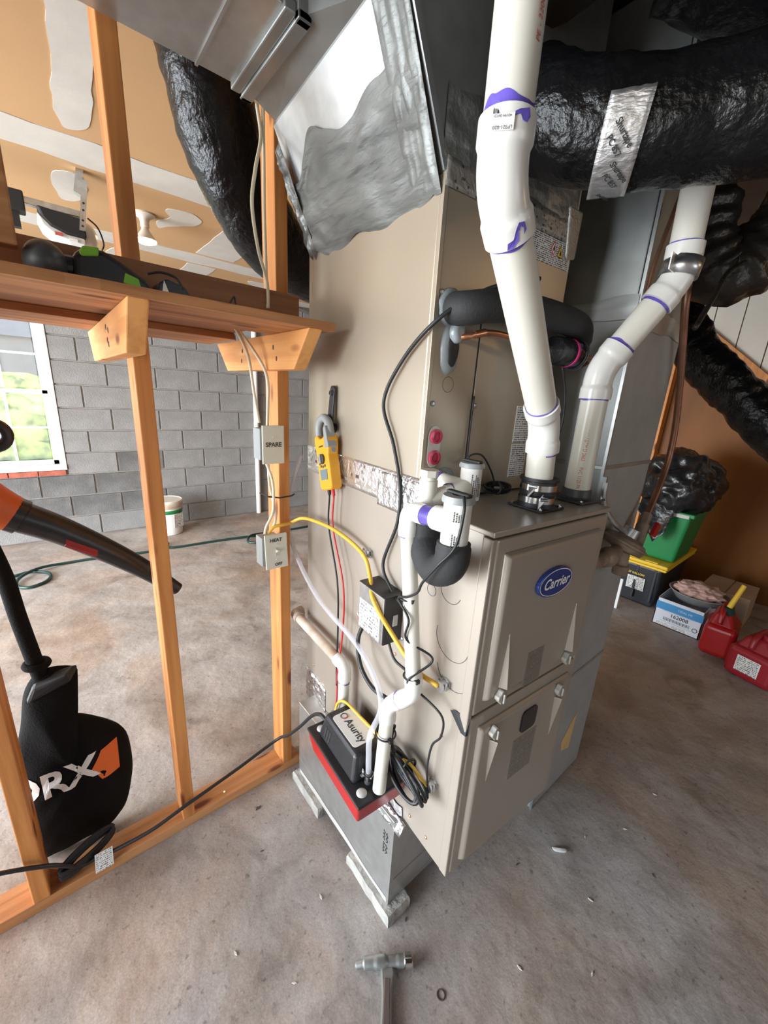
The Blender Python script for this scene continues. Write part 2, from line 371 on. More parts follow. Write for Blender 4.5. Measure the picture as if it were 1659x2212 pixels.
Zv = Vector((0, 0, 1)); Xv = Vector((1, 0, 0)); Yv = Vector((0, 1, 0))
def text_geo(txt, size, shear=0., bold=0.):
    c = bpy.data.curves.new('txt', 'FONT'); c.body = txt; c.size = size; c.shear = shear; c.offset = bold; c.align_x = 'CENTER'; c.align_y = 'CENTER'; c.resolution_u = 3
    o = bpy.data.objects.new('txt', c); COL.objects.link(o); bpy.context.view_layer.update()
    me = o.evaluated_get(bpy.context.evaluated_depsgraph_get()).to_mesh()
    v = [tuple(q.co) for q in me.vertices]; f = [tuple(p.vertices) for p in me.polygons]
    o.to_mesh_clear(); bpy.data.objects.remove(o); bpy.data.curves.remove(c)
    return v, f
def text(name, txt, size, c, ex, ey, m, parent, shear=0., bold=0., sx=1., lift=.0006, wrap=None):
    """flat lettering: centre c, reading direction ex, up ey; wrap=r bends it round a cylinder whose axis is ex and whose surface passes c"""
    v, f = text_geo(txt, size, shear, bold); ex = Vector(ex).normalized(); ey = Vector(ey).normalized(); n = ex.cross(ey).normalized(); c = Vector(c); b = B(); vs = []
    for p in v:
        x, y = p[0] * sx, p[1]
        if wrap:
            a = y / wrap; q = c + ex * x + ey * (math.sin(a) * wrap) + n * ((math.cos(a) - 1) * wrap + lift)
        else: q = c + ex * x + ey * y + n * lift
        vs.append(b.bm.verts.new(q))
    for q in f:
        try: b.bm.faces.new([vs[i] for i in q])
        except ValueError: pass
    return b.build(name, m, parent, recalc=False)
def puffy(outline, n, thick, rings=5, seed=0, wr=.0):
    """closed cushion from a planar outline (world pts) inflated along +-n"""
    b = B(); P = [Vector(p) for p in outline]; c = sum(P, Vector()) / len(P); n = Vector(n).normalized(); N = len(P)
    def row(s, h): return [b.bm.verts.new(c + (p - c) * s + n * (h + (wr * noise.noise((p * 9 + Vector((s * 3, seed, 0)))) if abs(h) > 0 else 0))) for p in P]
    mid = row(1, 0)
    for sg in (1, -1):
        prev = mid
        for j in range(1, rings + 1):
            s = 1 - (j / rings) ** 1.6 * .96; h = sg * thick * math.sqrt(1 - s * s) if s < 1 else 0
            cur = row(s, h); b.bridge(prev, cur); prev = cur
        b.bm.faces.new(prev)
    return b
def ragged(p, du, dv, n, nu, nv, t, amp, seed, edge=.25, thick=.0015, ea_=.3):
    """irregular smear: grid on p + a*du + b*dv with wandering outline and lumpy surface"""
    b = B(); p = Vector(p); du = Vector(du); dv = Vector(dv); n = Vector(n).normalized(); g = []
    for j in range(nv + 1):
        r_ = []
        for i in range(nu + 1):
            a = i / nu; c = j / nv
            e = edge * (noise.noise(Vector((a * 5 + seed, seed * 2.3, 0))) if c > .5 else noise.noise(Vector((a * 4, seed * 3.1 + 9, 0)))) * abs(c - .5) * 2
            ea = edge * ea_ * noise.noise(Vector((c * 5, seed * 1.7, 4))) * abs(a - .5) * 2
            h = t * (.6 + noise.noise(Vector((a * 7, c * 9, seed)) ) * amp)
            if i in (0, nu) or j in (0, nv): h = thick * .2
            r_.append(b.bm.verts.new(p + du * (a + ea) + dv * (c + e) + n * h))
        g.append(r_)
    for j in range(nv):
        for i in range(nu): b.bm.faces.new([g[j][i], g[j][i + 1], g[j + 1][i + 1], g[j + 1][i]])
    return b
# ------------------------------------------------------------------ the setting
tag(B().box(-3.6, 4.6, -3.3, 4.9, -.12, 0).build('floor', 'concrete'), 'stained grey concrete slab floor', kind='structure')
YB = 4.676
ceil = tag(B().box(-3.6, 4.6, 1.20, 4.9, 2.44, 2.47).build('ceiling', 'drywall'), 'tan unpainted drywall ceiling over the garage bay', kind='structure')
def mudpatch(pts, seed):
    """irregular smear of joint compound under the ceiling; pts outline in X,Y"""
    P = spline([(x, y, 0) for x, y in pts], 6, True); b = B()
    o = [(p.x + .014 * noise.noise(Vector((p.x * 9, p.y * 9, seed))), p.y + .014 * noise.noise(Vector((p.x * 9, p.y * 9, seed + 5))), 2.44) for p in P]
    b.prism(o, (0, 0, -.0025)); b.build('joint_compound', 'mud', ceil)
def band(x0, x1, y0, y1, seed, along='x'):
    b = B(); n = 40; A = []; C_ = []
    for i in range(n + 1):
        t = i / n
        if along == 'x':
            x = x0 + (x1 - x0) * t; A.append((x, y0 + .022 * noise.noise(Vector((x * 5, seed, 0))), 2.44)); C_.append((x, y1 + .022 * noise.noise(Vector((x * 5, seed, 7))), 2.44))
        else:
            y = y0 + (y1 - y0) * t; A.append((x0 + .022 * noise.noise(Vector((y * 5, seed, 0))), y, 2.44)); C_.append((x1 + .022 * noise.noise(Vector((y * 5, seed, 7))), y, 2.44))
    b.prism(A + C_[::-1], (0, 0, -.003)); b.build('joint_compound', 'mud', ceil)
band(-3.4, 4.4, 2.40, 2.66, 1); band(-3.4, 4.4, 3.62, 3.86, 2); band(1.02, 1.3, 2.70, 3.58, 3, 'y'); band(1.05, 1.27, 3.90, 4.40, 5, 'y'); band(-3.4, 4.4, 4.44, 4.66, 4)
mudpatch([(.17, 1.30), (.24, 1.5), (.26, 1.8), (.27, 2.2), (.25, 2.32), (.19, 2.33), (.16, 2.1), (.15, 1.9), (.13, 1.6), (.12, 1.3)], 3)
mudpatch([(.19, 2.82), (.27, 2.8), (.31, 2.95), (.30, 3.15), (.22, 3.2), (.17, 3.0)], 4)
mudpatch([(.68, 2.88), (.80, 2.84), (.88, 2.92), (.86, 3.02), (.76, 3.16), (.70, 3.24), (.68, 3.1), (.72, 3.0)], 5)
mudpatch([(.55, 3.95), (.62, 3.92), (.66, 4.1), (.6, 4.25), (.52, 4.15)], 6)
mudpatch([(1.55, 3.2), (1.85, 3.15), (2.1, 3.3), (1.95, 3.5), (1.6, 3.45)], 8)
mudpatch([(1.6, 4.05), (1.95, 4.0), (2.1, 4.15), (1.8, 4.25)], 9)
cf = tag(B().box(-3.6, 4.6, -3.3, 1.20, 2.74, 2.77).build('ceiling', 'black_sheet'), 'dark black lined ceiling above the furnace', kind='structure')
for i, x in enumerate([-1.6, -1.0, -.4, .2, .8, 1.4, 2.0, 2.6, 3.2, 3.8]):
    B().box(x, x + .038, -3.2, 1.19, 2.5, 2.74).build('joist', 'dark_board', cf)
B().box(.3, 3.7, -3.2, 1.18, 2.482, 2.492).build('black_liner', 'black_sheet', cf)
B().box(-3.6, 4.6, 1.19, 1.22, 2.44, 2.77).build('fascia', 'dark_board', cf)
# block wall
OX0, OX1, OZ0, OZ1 = -.84, .07, .66, 2.032
wb = B()
wb.box(-3.6, OX0, YB + .012, YB + .2, 0, 2.44); wb.box(OX1, 4.6, YB + .012, YB + .2, 0, 2.44); wb.box(OX0, OX1, YB + .012, YB + .2, 0, OZ0); wb.box(OX0, OX1, YB + .012, YB + .2, OZ1, 2.44)
wall = tag(wb.build('wall_back', 'mortar'), 'grey concrete block wall with light mortar joints', kind='structure')
meshes = {}
def block(x0, x1, z0, z1, m='block'):
    key = (round(x1 - x0, 3), round(z1 - z0, 3), m)
    c = Vector(((x0 + x1) / 2, YB + .012, (z0 + z1) / 2))
    if key not in meshes:
        b = B(); hx = (x1 - x0) / 2; hz = (z1 - z0) / 2; e = .004
        b.hexa([(-hx + e, -.012, -hz + e), (hx - e, -.012, -hz + e), (hx, .004, -hz), (-hx, .004, -hz), (-hx + e, -.012, hz - e), (hx - e, -.012, hz - e), (hx, .004, hz), (-hx, .004, hz)])
        bmesh.ops.recalc_face_normals(b.bm, faces=b.bm.faces[:])
        me = bpy.data.meshes.new('concrete_block'); b.bm.to_mesh(me); b.bm.free(); me.materials.append(K[m]); meshes[key] = me
    o = bpy.data.objects.new('block', meshes[key]); COL.objects.link(o); o.parent = wall; o.location = c - OFF[wall.name]; OFF[o.name] = OFF[wall.name]
H = .2032; G = .005
for k in range(12):
    z0 = k * H; off = .47 if k % 2 else .267
    x = off - 10 * .4064
    while x < 4.6:
        a, b_ = x + G, x + .4064 - G; za, zb = z0 + G, z0 + H - G
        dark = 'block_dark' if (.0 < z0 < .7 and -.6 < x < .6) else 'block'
        if b_ > -3.55 and a < 4.55:
            if zb > OZ0 - .05 and za < OZ1 and b_ > OX0 and a < OX1:
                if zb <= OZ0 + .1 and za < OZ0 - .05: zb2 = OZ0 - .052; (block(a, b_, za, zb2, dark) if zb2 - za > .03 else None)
                else:
                    if a < OX0 - .02: block(a, OX0 - .003, za, zb)
                    if b_ > OX1 + .02: block(OX1 + .003, b_, za, zb)
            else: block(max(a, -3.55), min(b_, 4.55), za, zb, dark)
        x += .4064
x = OX0 - .02
for i in range(5):
    bb = B().box(x + .003, x + .197, YB - .012, YB + .02, OZ0 - .048, OZ0 - .003); bb.build('sill_brick', 'brick', wall, bevel=.003); x += .2 if i else .12
tag(B().cyl((1.875, 4.635, 0), (1.875, 4.635, 2.44), .028, seg=16).build('trim_1', 'white', smooth='auto'), 'white downpipe against the far block wall', kind='structure')
# window (double hung, six over six)
win = thing('window_1', 'white double hung window with muntin bars in the block wall', None, ((OX0 + OX1) / 2, YB + .06, OZ0), kind='structure')
f = B(); y0, y1 = YB - .005, YB + .09
f.box(OX0, OX0 + .045, y0, y1, OZ0, OZ1).box(OX1 - .045, OX1, y0, y1, OZ0, OZ1).box(OX0, OX1, y0, y1, OZ1 - .045, OZ1).box(OX0, OX1, y0 - .008, y1, OZ0, OZ0 + .05)
f.build('window_frame', 'white', win, bevel=.004)
gx0, gx1 = OX0 + .047, OX1 - .047; zm = 1.345
for nm, za, zb, yy in (('lower_sash', OZ0 + .052, zm + .02, YB + .02), ('upper_sash', zm - .02, OZ1 - .047, YB + .052)):
    s = B(); st = .042
    s.box(gx0, gx0 + st, yy, yy + .028, za, zb).box(gx1 - st, gx1, yy, yy + .028, za, zb).box(gx0, gx1, yy, yy + .028, za, za + st).box(gx0, gx1, yy, yy + .028, zb - st + .008, zb)
    so = s.build(nm, 'white', win, bevel=.003)
    ix0, ix1, iz0, iz1 = gx0 + st, gx1 - st, za + st, zb - st + .008
    cw = (ix1 - ix0) / 3; ch = (iz1 - iz0) / 2
    for i in (1, 2): B().box(ix0 + cw * i - .009, ix0 + cw * i + .009, yy + .006, yy + .024, iz0, iz1).build('muntin', 'white', so)
    B().box(ix0, ix1, yy + .005, yy + .025, iz0 + ch - .009, iz0 + ch + .009).build('muntin', 'white', so)
    for i in range(3):
        for j in range(2): B().box(ix0 + cw * i + .009, ix0 + cw * (i + 1) - .009, yy + .013, yy + .016, iz0 + ch * j + .009, iz0 + ch * (j + 1) - .009).build('pane', 'glass', so)
B().box(-.36, -.28, YB + .01, YB + .03, zm + .016, zm + .03).build('sash_lock', 'lgrey', win)
# other walls
wl = B(); wl.box(-3.6, -3.4, -3.3, -2.05, 0, 2.74).box(-3.6, -3.4, -.42, .22, 0, 2.74).box(-3.6, -3.4, 4.28, 4.9, 0, 2.44).box(-3.6, -3.4, -3.3, 4.9, 2.2, 2.74)
tag(wl.build('wall_left', 'wall_grey'), 'painted wall with two doorways assumed open to the daylight', kind='structure')  # unseen doorways assumed for the daylight that comes from the left
tag(B().box(-3.6, 4.6, -3.5, -3.3, 0, 2.74).build('wall_front', 'wall_grey'), 'painted wall behind the viewer', kind='structure')
w2 = thing('fill_window', 'plain white framed window added behind the viewer for fill light', None, (1.6, -3.29, .9), kind='structure')  # unseen window, added to go with the frontal fill light
f2 = B(); f2.box(1.0, 1.05, -3.3, -3.25, .85, 2.05).box(2.15, 2.2, -3.3, -3.25, .85, 2.05).box(1.0, 2.2, -3.3, -3.25, .85, .9).box(1.0, 2.2, -3.3, -3.25, 2.0, 2.05)
f2.build('window_frame', 'white', w2, bevel=.004); B().box(1.05, 2.15, -3.295, -3.285, .9, 2.0).build('pane', 'white', w2)
wr = tag(B().box(4.4, 4.6, -3.3, 4.9, 0, 2.77).build('wall_right', 'plylow'), 'reddish brown plywood wall panelling behind the storage bins', kind='structure')
def slant(y): return 2.335 + (y - 1.27) * .826
yy = -.62
while yy < 1.6:
    a, b_ = yy + .004, yy + .186
    if slant(a) < 2.7:
        za, zb = slant(a), min(slant(b_), 2.72)
        B().prism([(4.37, a, za), (4.37, b_, zb), (4.37, b_, 2.735), (4.37, a, 2.735)], (.03, 0, 0)).build('panel_board', 'bead', wr)
    yy += .19
y_a, y_b = -.7, 1.62
tag(B().prism([(4.31, y_a, slant(y_a)), (4.31, y_b, slant(y_b)), (4.31, y_b, slant(y_b) - .112), (4.31, y_a, slant(y_a) - .112)], (.055, 0, 0)).build('trim_2', 'stud'), 'slanted orange pine rail under the white panel boards', kind='structure')
tag(B().box(4.3, 4.4, 1.262, 1.35, 0, 2.0).build('trim_3', 'stud', bevel=.003), 'upright orange stud against the brown plywood wall', kind='structure')
# ------------------------------------------------------------------ stud partition, sill plate
part = thing('wall_partition', 'open pine stud wall between the furnace and the garage bay', None, (0, 1.22, 0), kind='structure')
YS0, YS1 = 1.179, 1.268
B().box(-2.4, .618, YS0, YS1, 0, .038).build('sill_plate', 'lumber_x', part, bevel=.002)
for x in (-.60, -.219, .175, .546):
    B().box(x, x + .038, YS0, YS1, .038, 2.5).build('stud', 'stud', part, bevel=.003)
B().box(-2.4, .60, YS0 - .036, YS0, 1.655, 1.748).build('backing_rail', 'dark_board', part, bevel=.002)
B().box(-.5, -.002, 1.02, 1.06, 1.70, 1.88).build('brace_block', 'lumber_x', part, bevel=.003)
for z, y in ((.2, 1.2), (.9, 1.19)): pass
# small roofing nail heads in the sill
for x, y in ((.32, 1.2), (-.02, 1.21)):
    B().cyl((x, y, .038), (x, y, .040), .004, seg=8).build('nail_head', 'steel', part)
# ------------------------------------------------------------------ shelf across the studs
sh = thing('wall_shelf', 'long rough board shelf on notched pine brackets across the studs', 'shelf', (-.3, 1.2, 1.53))
SB0, SB1 = 1.635, 1.653
def board(y0, y1, x1, seed):
    b = B(); n = 60; top = []; x0 = -2.3
    for i in range(n + 1):
        x = x0 + (x1 - x0) * i / n; d = .004 * noise.noise(Vector((x * 14, seed, 0))); top.append((x, d))
    P = [(x, y0 + d, SB0) for x, d in top] + [(x1, y1, SB0), (x0, y1, SB0)]
    b.prism(P, (0, 0, SB1 - SB0)); b.build('board', 'shelf_board', sh)
B().box(-2.3, .5, 1.272, 1.405, 1.654, 1.672).build('board', 'dark_board', sh, bevel=.002)
board(.913, 1.142, .579, 1); board(1.39, 1.66, .50, 2)
for x, ye in ((.137, 1.74), (.508, 1.60), (-.257, 1.70)):
    B().prism([(x, .918, SB0), (x, ye, SB0), (x, ye - .10, 1.541), (x, 1.0, 1.541)], (.0375, 0, 0)).build('bracket', 'lumber_y', sh, bevel=.003)
for (x, y, z) in ((.1365, 1.22, 1.60), (.1365, 1.235, 1.57), (.1365, 1.255, 1.61), (.1365, 1.25, 1.58), (.5075, 1.12, 1.6), (.5075, 1.1, 1.57), (.5075, 1.35, 1.6), (.5075, 1.36, 1.57)): B().sphere((x, y, z), .0045, 8, 4, (.3, 1, 1.6)).build('nail', 'debris', sh)
# warm bulb assumed and added to light the storage side, unseen right of the view
assumed_lamp = thing('ceiling_lamp', 'assumed bare warm bulb in a holder added over the storage side', 'lamp', (2.7, -1.3, 2.33))
B().lathe([(.05, 0), (.05, -.012), (.024, -.03), (.022, -.055)], (2.7, -1.3, 2.482), Zv, 20).build('holder', 'porcelain', assumed_lamp, smooth='auto')
B().lathe([(.014, -.055), (.03, -.09), (.03, -.12), (.005, -.145)], (2.7, -1.3, 2.482), Zv, 20).build('assumed_bulb', 'bulb', assumed_lamp, True)
l2_ = bpy.data.lights.new('assumed_bulb_light', 'POINT'); l2_.energy = 6; l2_.color = (1, .62, .32); l2_.shadow_soft_size = .04  # warm light of the assumed bulb, added for the right side
o2_ = bpy.data.objects.new('assumed_bulb_light', l2_); COL.objects.link(o2_); o2_.location = (2.7, -1.3, 2.30)
# ------------------------------------------------------------------ outdoors beyond the window
b = B(); n = 14
g = [[b.bm.verts.new((-9 + 18 * i / n, 4.95 + 16 * j / n, -.25 + .05 * j + .15 * noise.noise(Vector((i * .7, j * .7, 1))))) for i in range(n + 1)] for j in range(n + 1)]
for j in range(n):
    for i in range(n): b.bm.faces.new([g[j][i], g[j][i + 1], g[j + 1][i + 1], g[j + 1][i]])
tag(b.build('ground', 'grass', smooth=True), 'sunlit lawn outside the window', kind='structure')
def shrub(c, r, sc, label, seed):
    b = B(); m = bmesh.new(); bmesh.ops.create_icosphere(m, subdivisions=4, radius=1)
    for v in m.verts:
        p = v.co.copy(); q = 1 + .28 * noise.noise(p * 2.2 + Vector((seed, 0, 0))) + .14 * noise.noise(p * 7 + Vector((0, seed, 0))) + .1 * noise.noise(p * 15)
        v.co = Vector((p.x * sc[0], p.y * sc[1], max(p.z, -.6) * sc[2])) * r * q + Vector(c)
    b.bm.free(); b.bm = m
    return tag(b.build('shrub', 'leaf', smooth=True), label, 'shrub', 'shrubs outside the window')
shrub((-.6, 8.2, .5), 1.0, (1.7, 1.0, .9), 'rounded yellow green shrub nearest the window', 1)
shrub((-4.6, 9.6, .7), 1.2, (1.5, 1, 1.0), 'broad green shrub further left outside the window', 2)
shrub((2.2, 11.0, 1.1), 1.5, (1.6, 1, 1.2), 'tall green shrub farthest from the window', 3)
for i, (x, y, r, t) in enumerate(((-.9, 10.5, .12, 'thick'), (1.6, 15.6, .1, 'slim'), (-5.2, 13.0, .1, 'leaning'))):
    tr = thing('tree', '%s grey trunked tree seen through the window' % t, 'tree', (x, y, 0), 'trees outside the window')
    b = B(); b.tube(spline([(x, y, -.2), (x + .05, y, 2), (x - .06 + .2 * (i == 2), y, 4), (x + .1, y, 6)], 5), r, 9); b.build('trunk', 'bark', tr, True)
    m = bmesh.new(); bmesh.ops.create_icosphere(m, subdivisions=4, radius=1.6)
    for v in m.verts: v.co = Vector((v.co.x * 1.2, v.co.y, v.co.z * .9)) * (1 + .35 * noise.noise(v.co * 1.6 + Vector((i * 3, 0, 0))) + .15 * noise.noise(v.co * 5)) + Vector((x, y, 4.6))
    b = B(); b.bm.free(); b.bm = m; b.build('crown', 'leaf', tr, True)
sd = thing('garden_shed', 'low grey shed standing behind the shrubs outside', 'shed', (-1.2, 13.5, 0))
B().box(-3, .6, 13, 14.5, -.1, 2.3).build('wall', 'shed', sd); B().prism([(-3.2, 12.8, 2.3), (-3.2, 14.7, 2.3), (-3.2, 13.75, 3.1)], (4.0, 0, 0)).build('roof', 'shed', sd)
# ------------------------------------------------------------------ return air base on its pads
base = thing('return_air_base', 'low galvanized sheet metal return base under the furnace', 'duct', (.78, .84, .04))
bb = B(); bb.box(.585, .985, .566, 1.118, .04, .368)
bb.build('body', 'galv', base, bevel=.002)
for z in (.10,):
    B().box(.5835, .585, .568, 1.116, z, z + .004).build('crease', 'galv', base); B().box(.60, .98, .5645, .566, z + .03, z + .034).build('crease', 'galv', base)
B().box(.584, .594, .5645, .575, .04, .366).build('corner_seam', 'galv', base)
ragged((.5845, .572, .038), (0, .535, 0), (0, 0, .022), (-1, 0, 0), 40, 3, .003, .8, 2, .4, ea_=0.).build('sealant', 'putty', base, True)
# scribbled pen marks on the side
for i, z in enumerate((.30, .255)):
    pts = [(.5842, .590 + .004 * math.sin(k * 1.7 + i), z - k * .0045) for k in range(9)]
    B().tube(pts, .0012, 5).build('pen_mark', 'ink', base)
    pts = [(.5842, .602 + .004 * math.cos(k * 2.1 + i), z - k * .0045) for k in range(9)]
    B().tube(pts, .0012, 5).build('pen_mark', 'ink', base)
def pad(P, h, label, seed):
    b = B(); Q = []; n = len(P)
    for i in range(n):
        a = Vector((*P[i], 0)); c = Vector((*P[(i + 1) % n], 0))
        for k in range(8):
            t = k / 8; p = a.lerp(c, t); p += Vector((noise.noise(p * 30 + Vector((seed, 0, 0))), noise.noise(p * 30 + Vector((0, seed, 3))), 0)) * .005; Q.append(p)
    lo = [b.bm.verts.new(p) for p in Q]; c = sum(Q, Vector()) / len(Q)
    mi = [b.bm.verts.new(p + Vector((0, 0, h * .75))) for p in Q]; hi = [b.bm.verts.new(c + (p - c) * .95 + Vector((0, 0, h))) for p in Q]
    b.bm.faces.new(lo[::-1]); b.bridge(lo, mi); b.bridge(mi, hi); b.bm.faces.new(hi)
    return tag(b.build('concrete_pad', 'rock', smooth='auto'), label, 'pad', 'pads under the return base')
pad([(.565, .537), (.655, .537), (.66, .61), (.60, .76), (.566, .75)], .04, 'broken mortar pad under the front corner of the metal base', 1)
pad([(.562, .93), (.66, .93), (.66, 1.13), (.562, 1.13)], .04, 'broken mortar pad under the rear of the metal base', 2)
# ------------------------------------------------------------------ furnace
ZB, ZT, W, D = .3696, 1.2586, .425, .78
fu = thing('furnace', 'tall taupe gas furnace cabinet with two front doors and oval blue badge', 'furnace', F(W / 2, D / 2, ZB))
c = B(); c.box(0, W, .010, D, ZB, ZT, MF); c.box(-.0015, .012, -.012, .012, ZB, ZT - .012, MF); c.box(W - .012, W + .0015, -.012, .012, ZB, ZT - .012, MF)
c.build('cabinet', 'furnace', fu, bevel=.003)
B().box(-.002, W + .004, -.014, D, ZT - .008, ZT + .003, MF).build('top_panel', 'furnace', fu, bevel=.002)
def door(name, z0, z1):
    b = B(); b.box(.010, W - .010, -.014, .009, z0, z1, MF)
    fz0, fz1 = z0 + .028, z1 - .028
    a = [(.032, -.013, fz0), (W - .032, -.013, fz0), (W - .032, -.013, fz1), (.032, -.013, fz1)]
    i = [(.040, -.026, fz0 + .009), (W - .040, -.026, fz0 + .009), (W - .040, -.026, fz1 - .009), (.040, -.026, fz1 - .009)]
    b.hexa([a[0], a[1], i[1], i[0], a[3], a[2], i[2], i[3]], MF)
    return b.build(name, 'furnace', fu, bevel=.005, seg=3)
ud = door('upper_door', .846, 1.246); ld = door('lower_door', .374, .839)
B().box(.004, W - .004, -.006, .009, .8375, .8475, MF).build('door_gap', 'matte', fu)
def spike(u, zb, zt, par, wd=.011, dp=.017):
    """tapering embossed rib, wide at zb, pointed at zt"""
    b = B(); y = -.0255
    vs = [F(u - wd, y, zb), F(u + wd, y, zb), F(u, y, zt), F(u, y - dp, zb)]
    v = [b.bm.verts.new(p) for p in vs]
    for f_ in ((0, 2, 3), (2, 1, 3), (0, 3, 1), (0, 1, 2)): b.bm.faces.new([v[k] for k in f_])
    b.build('rib', 'furnace', par, bevel=.0015)
def knob(u, z, par):
    b = B(); y = -.026
    pts = [(u + .013 * math.cos(a) * (1 + .15 * math.cos(4 * a)), z + .0155 * math.sin(a) * (1 + .12 * math.cos(4 * a))) for a in [2 * PI * k / 20 for k in range(20)]]
    b.prism([F(p, y, q) for p, q in pts], -FY * .013)
    b.box(u - .003, u + .003, y - .0185, y - .014, z - .012, z + .012, MF)
    b.build('latch_knob', 'lgrey_latch', par, bevel=.002)
K['lgrey_latch'] = mat('grey_latch', (.36, .335, .30), .35)
for u in (.078, .332): spike(u, .905, 1.05, ud); knob(u - .006, .886, ud); spike(u, .765, .622, ld); knob(u - .006, .79, ld)
# badge
cb = F(.203, -.0265, 1.125); b = B(); N = 40
def ell(sx, sz, y): return [cb + FX * (sx * math.cos(2 * PI * k / N)) + Zv * (sz * math.sin(2 * PI * k / N)) + FY * y for k in range(N)]
b.prism(ell(.064, .034, 0), -FY * .008); bd = b.build('badge', 'blue_badge', ud, bevel=.002); tag(bd, 'oval blue maker badge with white lettering')
b = B(); o_ = ell(.0605, .0308, -.0084); i_ = ell(.0585, .0290, -.0084); A = [b.bm.verts.new(p) for p in o_]; C2 = [b.bm.verts.new(p) for p in i_]
for k in range(N): b.bm.faces.new([A[k], A[(k + 1) % N], C2[(k + 1) % N], C2[k]])
b.build('badge_ring', 'white', bd)
text('lettering', 'Carrier', .034, cb - FY * .0085, FX, Zv, 'white', bd, shear=.25, bold=.0007, sx=.92)
# sight glass and printed notices
b = B(); q = []
for (sx, sz, a0) in ((1, 1, 0), (-1, 1, PI / 2), (-1, -1, PI), (1, -1, PI * 1.5)):
    for k in range(5):
        a = a0 + PI / 2 * k / 4; q.append(F(.213 + sx * .016 + .014 * math.cos(a), -.0262, .752 + sz * .018 + .014 * math.sin(a)))
b.prism(q, -FY * .003); b.build('sight_glass', 'darkwin', ld)
B().sheet(F(.165, -.026, .585), FX * .095, Zv * .122, .0006, -FY).build('printed_notice', 'lowprint', ld)
B().sheet(F(.160, -.026, .865), FX * .062, Zv * .092, .0006, -FY).build('printed_notice', 'lowprint', ud)
# side of the cabinet: screws, knockouts, cable clamps
def screw(v, z, u=0., par=fu, m='screw'):
    B().lathe([(.0045, 0), (.0045, .002), (.002, .0035)], F(u, v, z), -FX, 8).build('screw', m, par)
for v, z in ((.205, .965), (.245, .845), (.20, .855), (.42, .80), (.055, .745), (.05, .885), (.255, .40), (.065, .41), (.72, .50), (.40, .985), (.13, .41)): screw(v, z)
for v, z, r, a0, a1 in ((.078, 1.105, .030, .3, 3.6), (.058, .995, .048, .2, 3.4), (.135, 1.08, .014, 0, 6.283), (.045, .93, .05, .6, 2.9)):
    B().torus(F(-.0003, v, z), FX, r, .0007, 24, 5, a0, a1).build('knockout', 'dgrey', fu)
def clamp(v, z):
    b = B(); p = F(0, v, z); b.lathe([(.014, 0), (.014, .004), (.010, .005), (.010, .018), (.013, .018), (.013, .022)], p, -FX, 14)
    cl = b.build('cable_clamp', 'steel', fu, smooth='auto')
    for s_ in (-1, 1): B().cyl(p - FX * .012 + FY * .012 * s_ - Zv * .006, p - FX * .012 + FY * .012 * s_ + Zv * .012, .003, seg=8).build('clamp_screw', 'steel', cl)
clamp(.060, .885); clamp(.060, .597); clamp(.387, 1.076)
B().hexa([F(-.002, -.012, .80), F(.004, -.014, .80), F(.004, -.002, .80), F(-.003, .0, .80), F(-.004, .024, .842), F(.004, -.014, .842), F(.004, .01, .842), F(-.006, .034, .836)]).build('seal_tab', 'matte', fu)
# ------------------------------------------------------------------ coil case
ZC = 1.886; V0 = .213; WC = .432
co = thing('coil_case', 'tall taupe evaporator coil case standing on the furnace', 'coil case', F(WC / 2, .5, ZT + .004))
B().box(0, WC, V0 + .004, D, ZT + .004, ZC, MF).build('case', 'coil', co, bevel=.003)
B().box(.0, .010, V0 - .006, V0 + .004, ZT + .006, ZC, MF).build('edge_flange', 'coil', co, bevel=.001)
B().box(.012, WC - .001, V0 - .003, V0 + .005, 1.684, ZC, MF).build('upper_panel', 'coil', co, bevel=.001)
B().box(.012, .139, V0 - .003, V0 + .005, ZT + .008, 1.680, MF).build('access_panel', 'coil', co, bevel=.001)
B().box(.144, WC - .001, V0 - .003, V0 + .005, ZT + .008, 1.680, MF).build('coil_panel', 'coil', co, bevel=.001)
B().box(.1385, .1445, V0 - .0025, V0 + .002, ZT + .008, 1.680, MF).build('seam', 'matte', co)
for u, z in ((.018, 1.692), (.020, 1.479), (.151, 1.479), (.20, 1.70)):
    B().lathe([(.006, 0), (.006, .002), (.003, .004)], F(u, V0 - .003, z), -FY, 8).build('screw', 'steel', co)
def blob(c, ru, rz, t, m, par, name, seed, n=28):
    b = B(); rows = []
    for j, (s, h) in enumerate(((1, 0), (.94, .55), (.75, .95), (.4, 1.0))):
        rows.append([b.bm.verts.new(c + FX * (ru * s * math.cos(2 * PI * k / n) * (1 + .13 * noise.noise(Vector((math.cos(2 * PI * k / n) * 2, math.sin(2 * PI * k / n) * 2, seed))))) + Zv * (rz * s * math.sin(2 * PI * k / n) * (1 + .1 * noise.noise(Vector((math.cos(2 * PI * k / n) * 2, seed, 0))))) - FY * (t * h)) for k in range(n)])
    for j in range(3): b.bridge(rows[j], rows[j + 1])
    b.bm.faces.new(rows[-1]); return b.build(name, m, par, True)
vp = V0 - .003
blob(F(.044, vp, 1.668), .034, .036, .010, 'silicone', co, 'sealant', 1); blob(F(.053, vp, 1.59), .026, .052, .009, 'silicone', co, 'sealant', 2)
blob(F(.056, vp - .007, 1.588), .016, .034, .006, 'rubber', co, 'grommet', 3)
blob(F(.058, vp - .010, 1.622), .018, .022, .014, 'silicone', co, 'sealant', 4)
pl = B(); pts = []
for k in range(24):
    a = 2 * PI * k / 24; pts.append(F(.034 + .019 * math.cos(a), vp, 1.387 + .026 * math.sin(a) + (.020 if math.sin(a) > 0 else -.020)))
pl.prism(pts, -FY * .003); plate = pl.build('drain_plate', 'lgrey', co, bevel=.001)
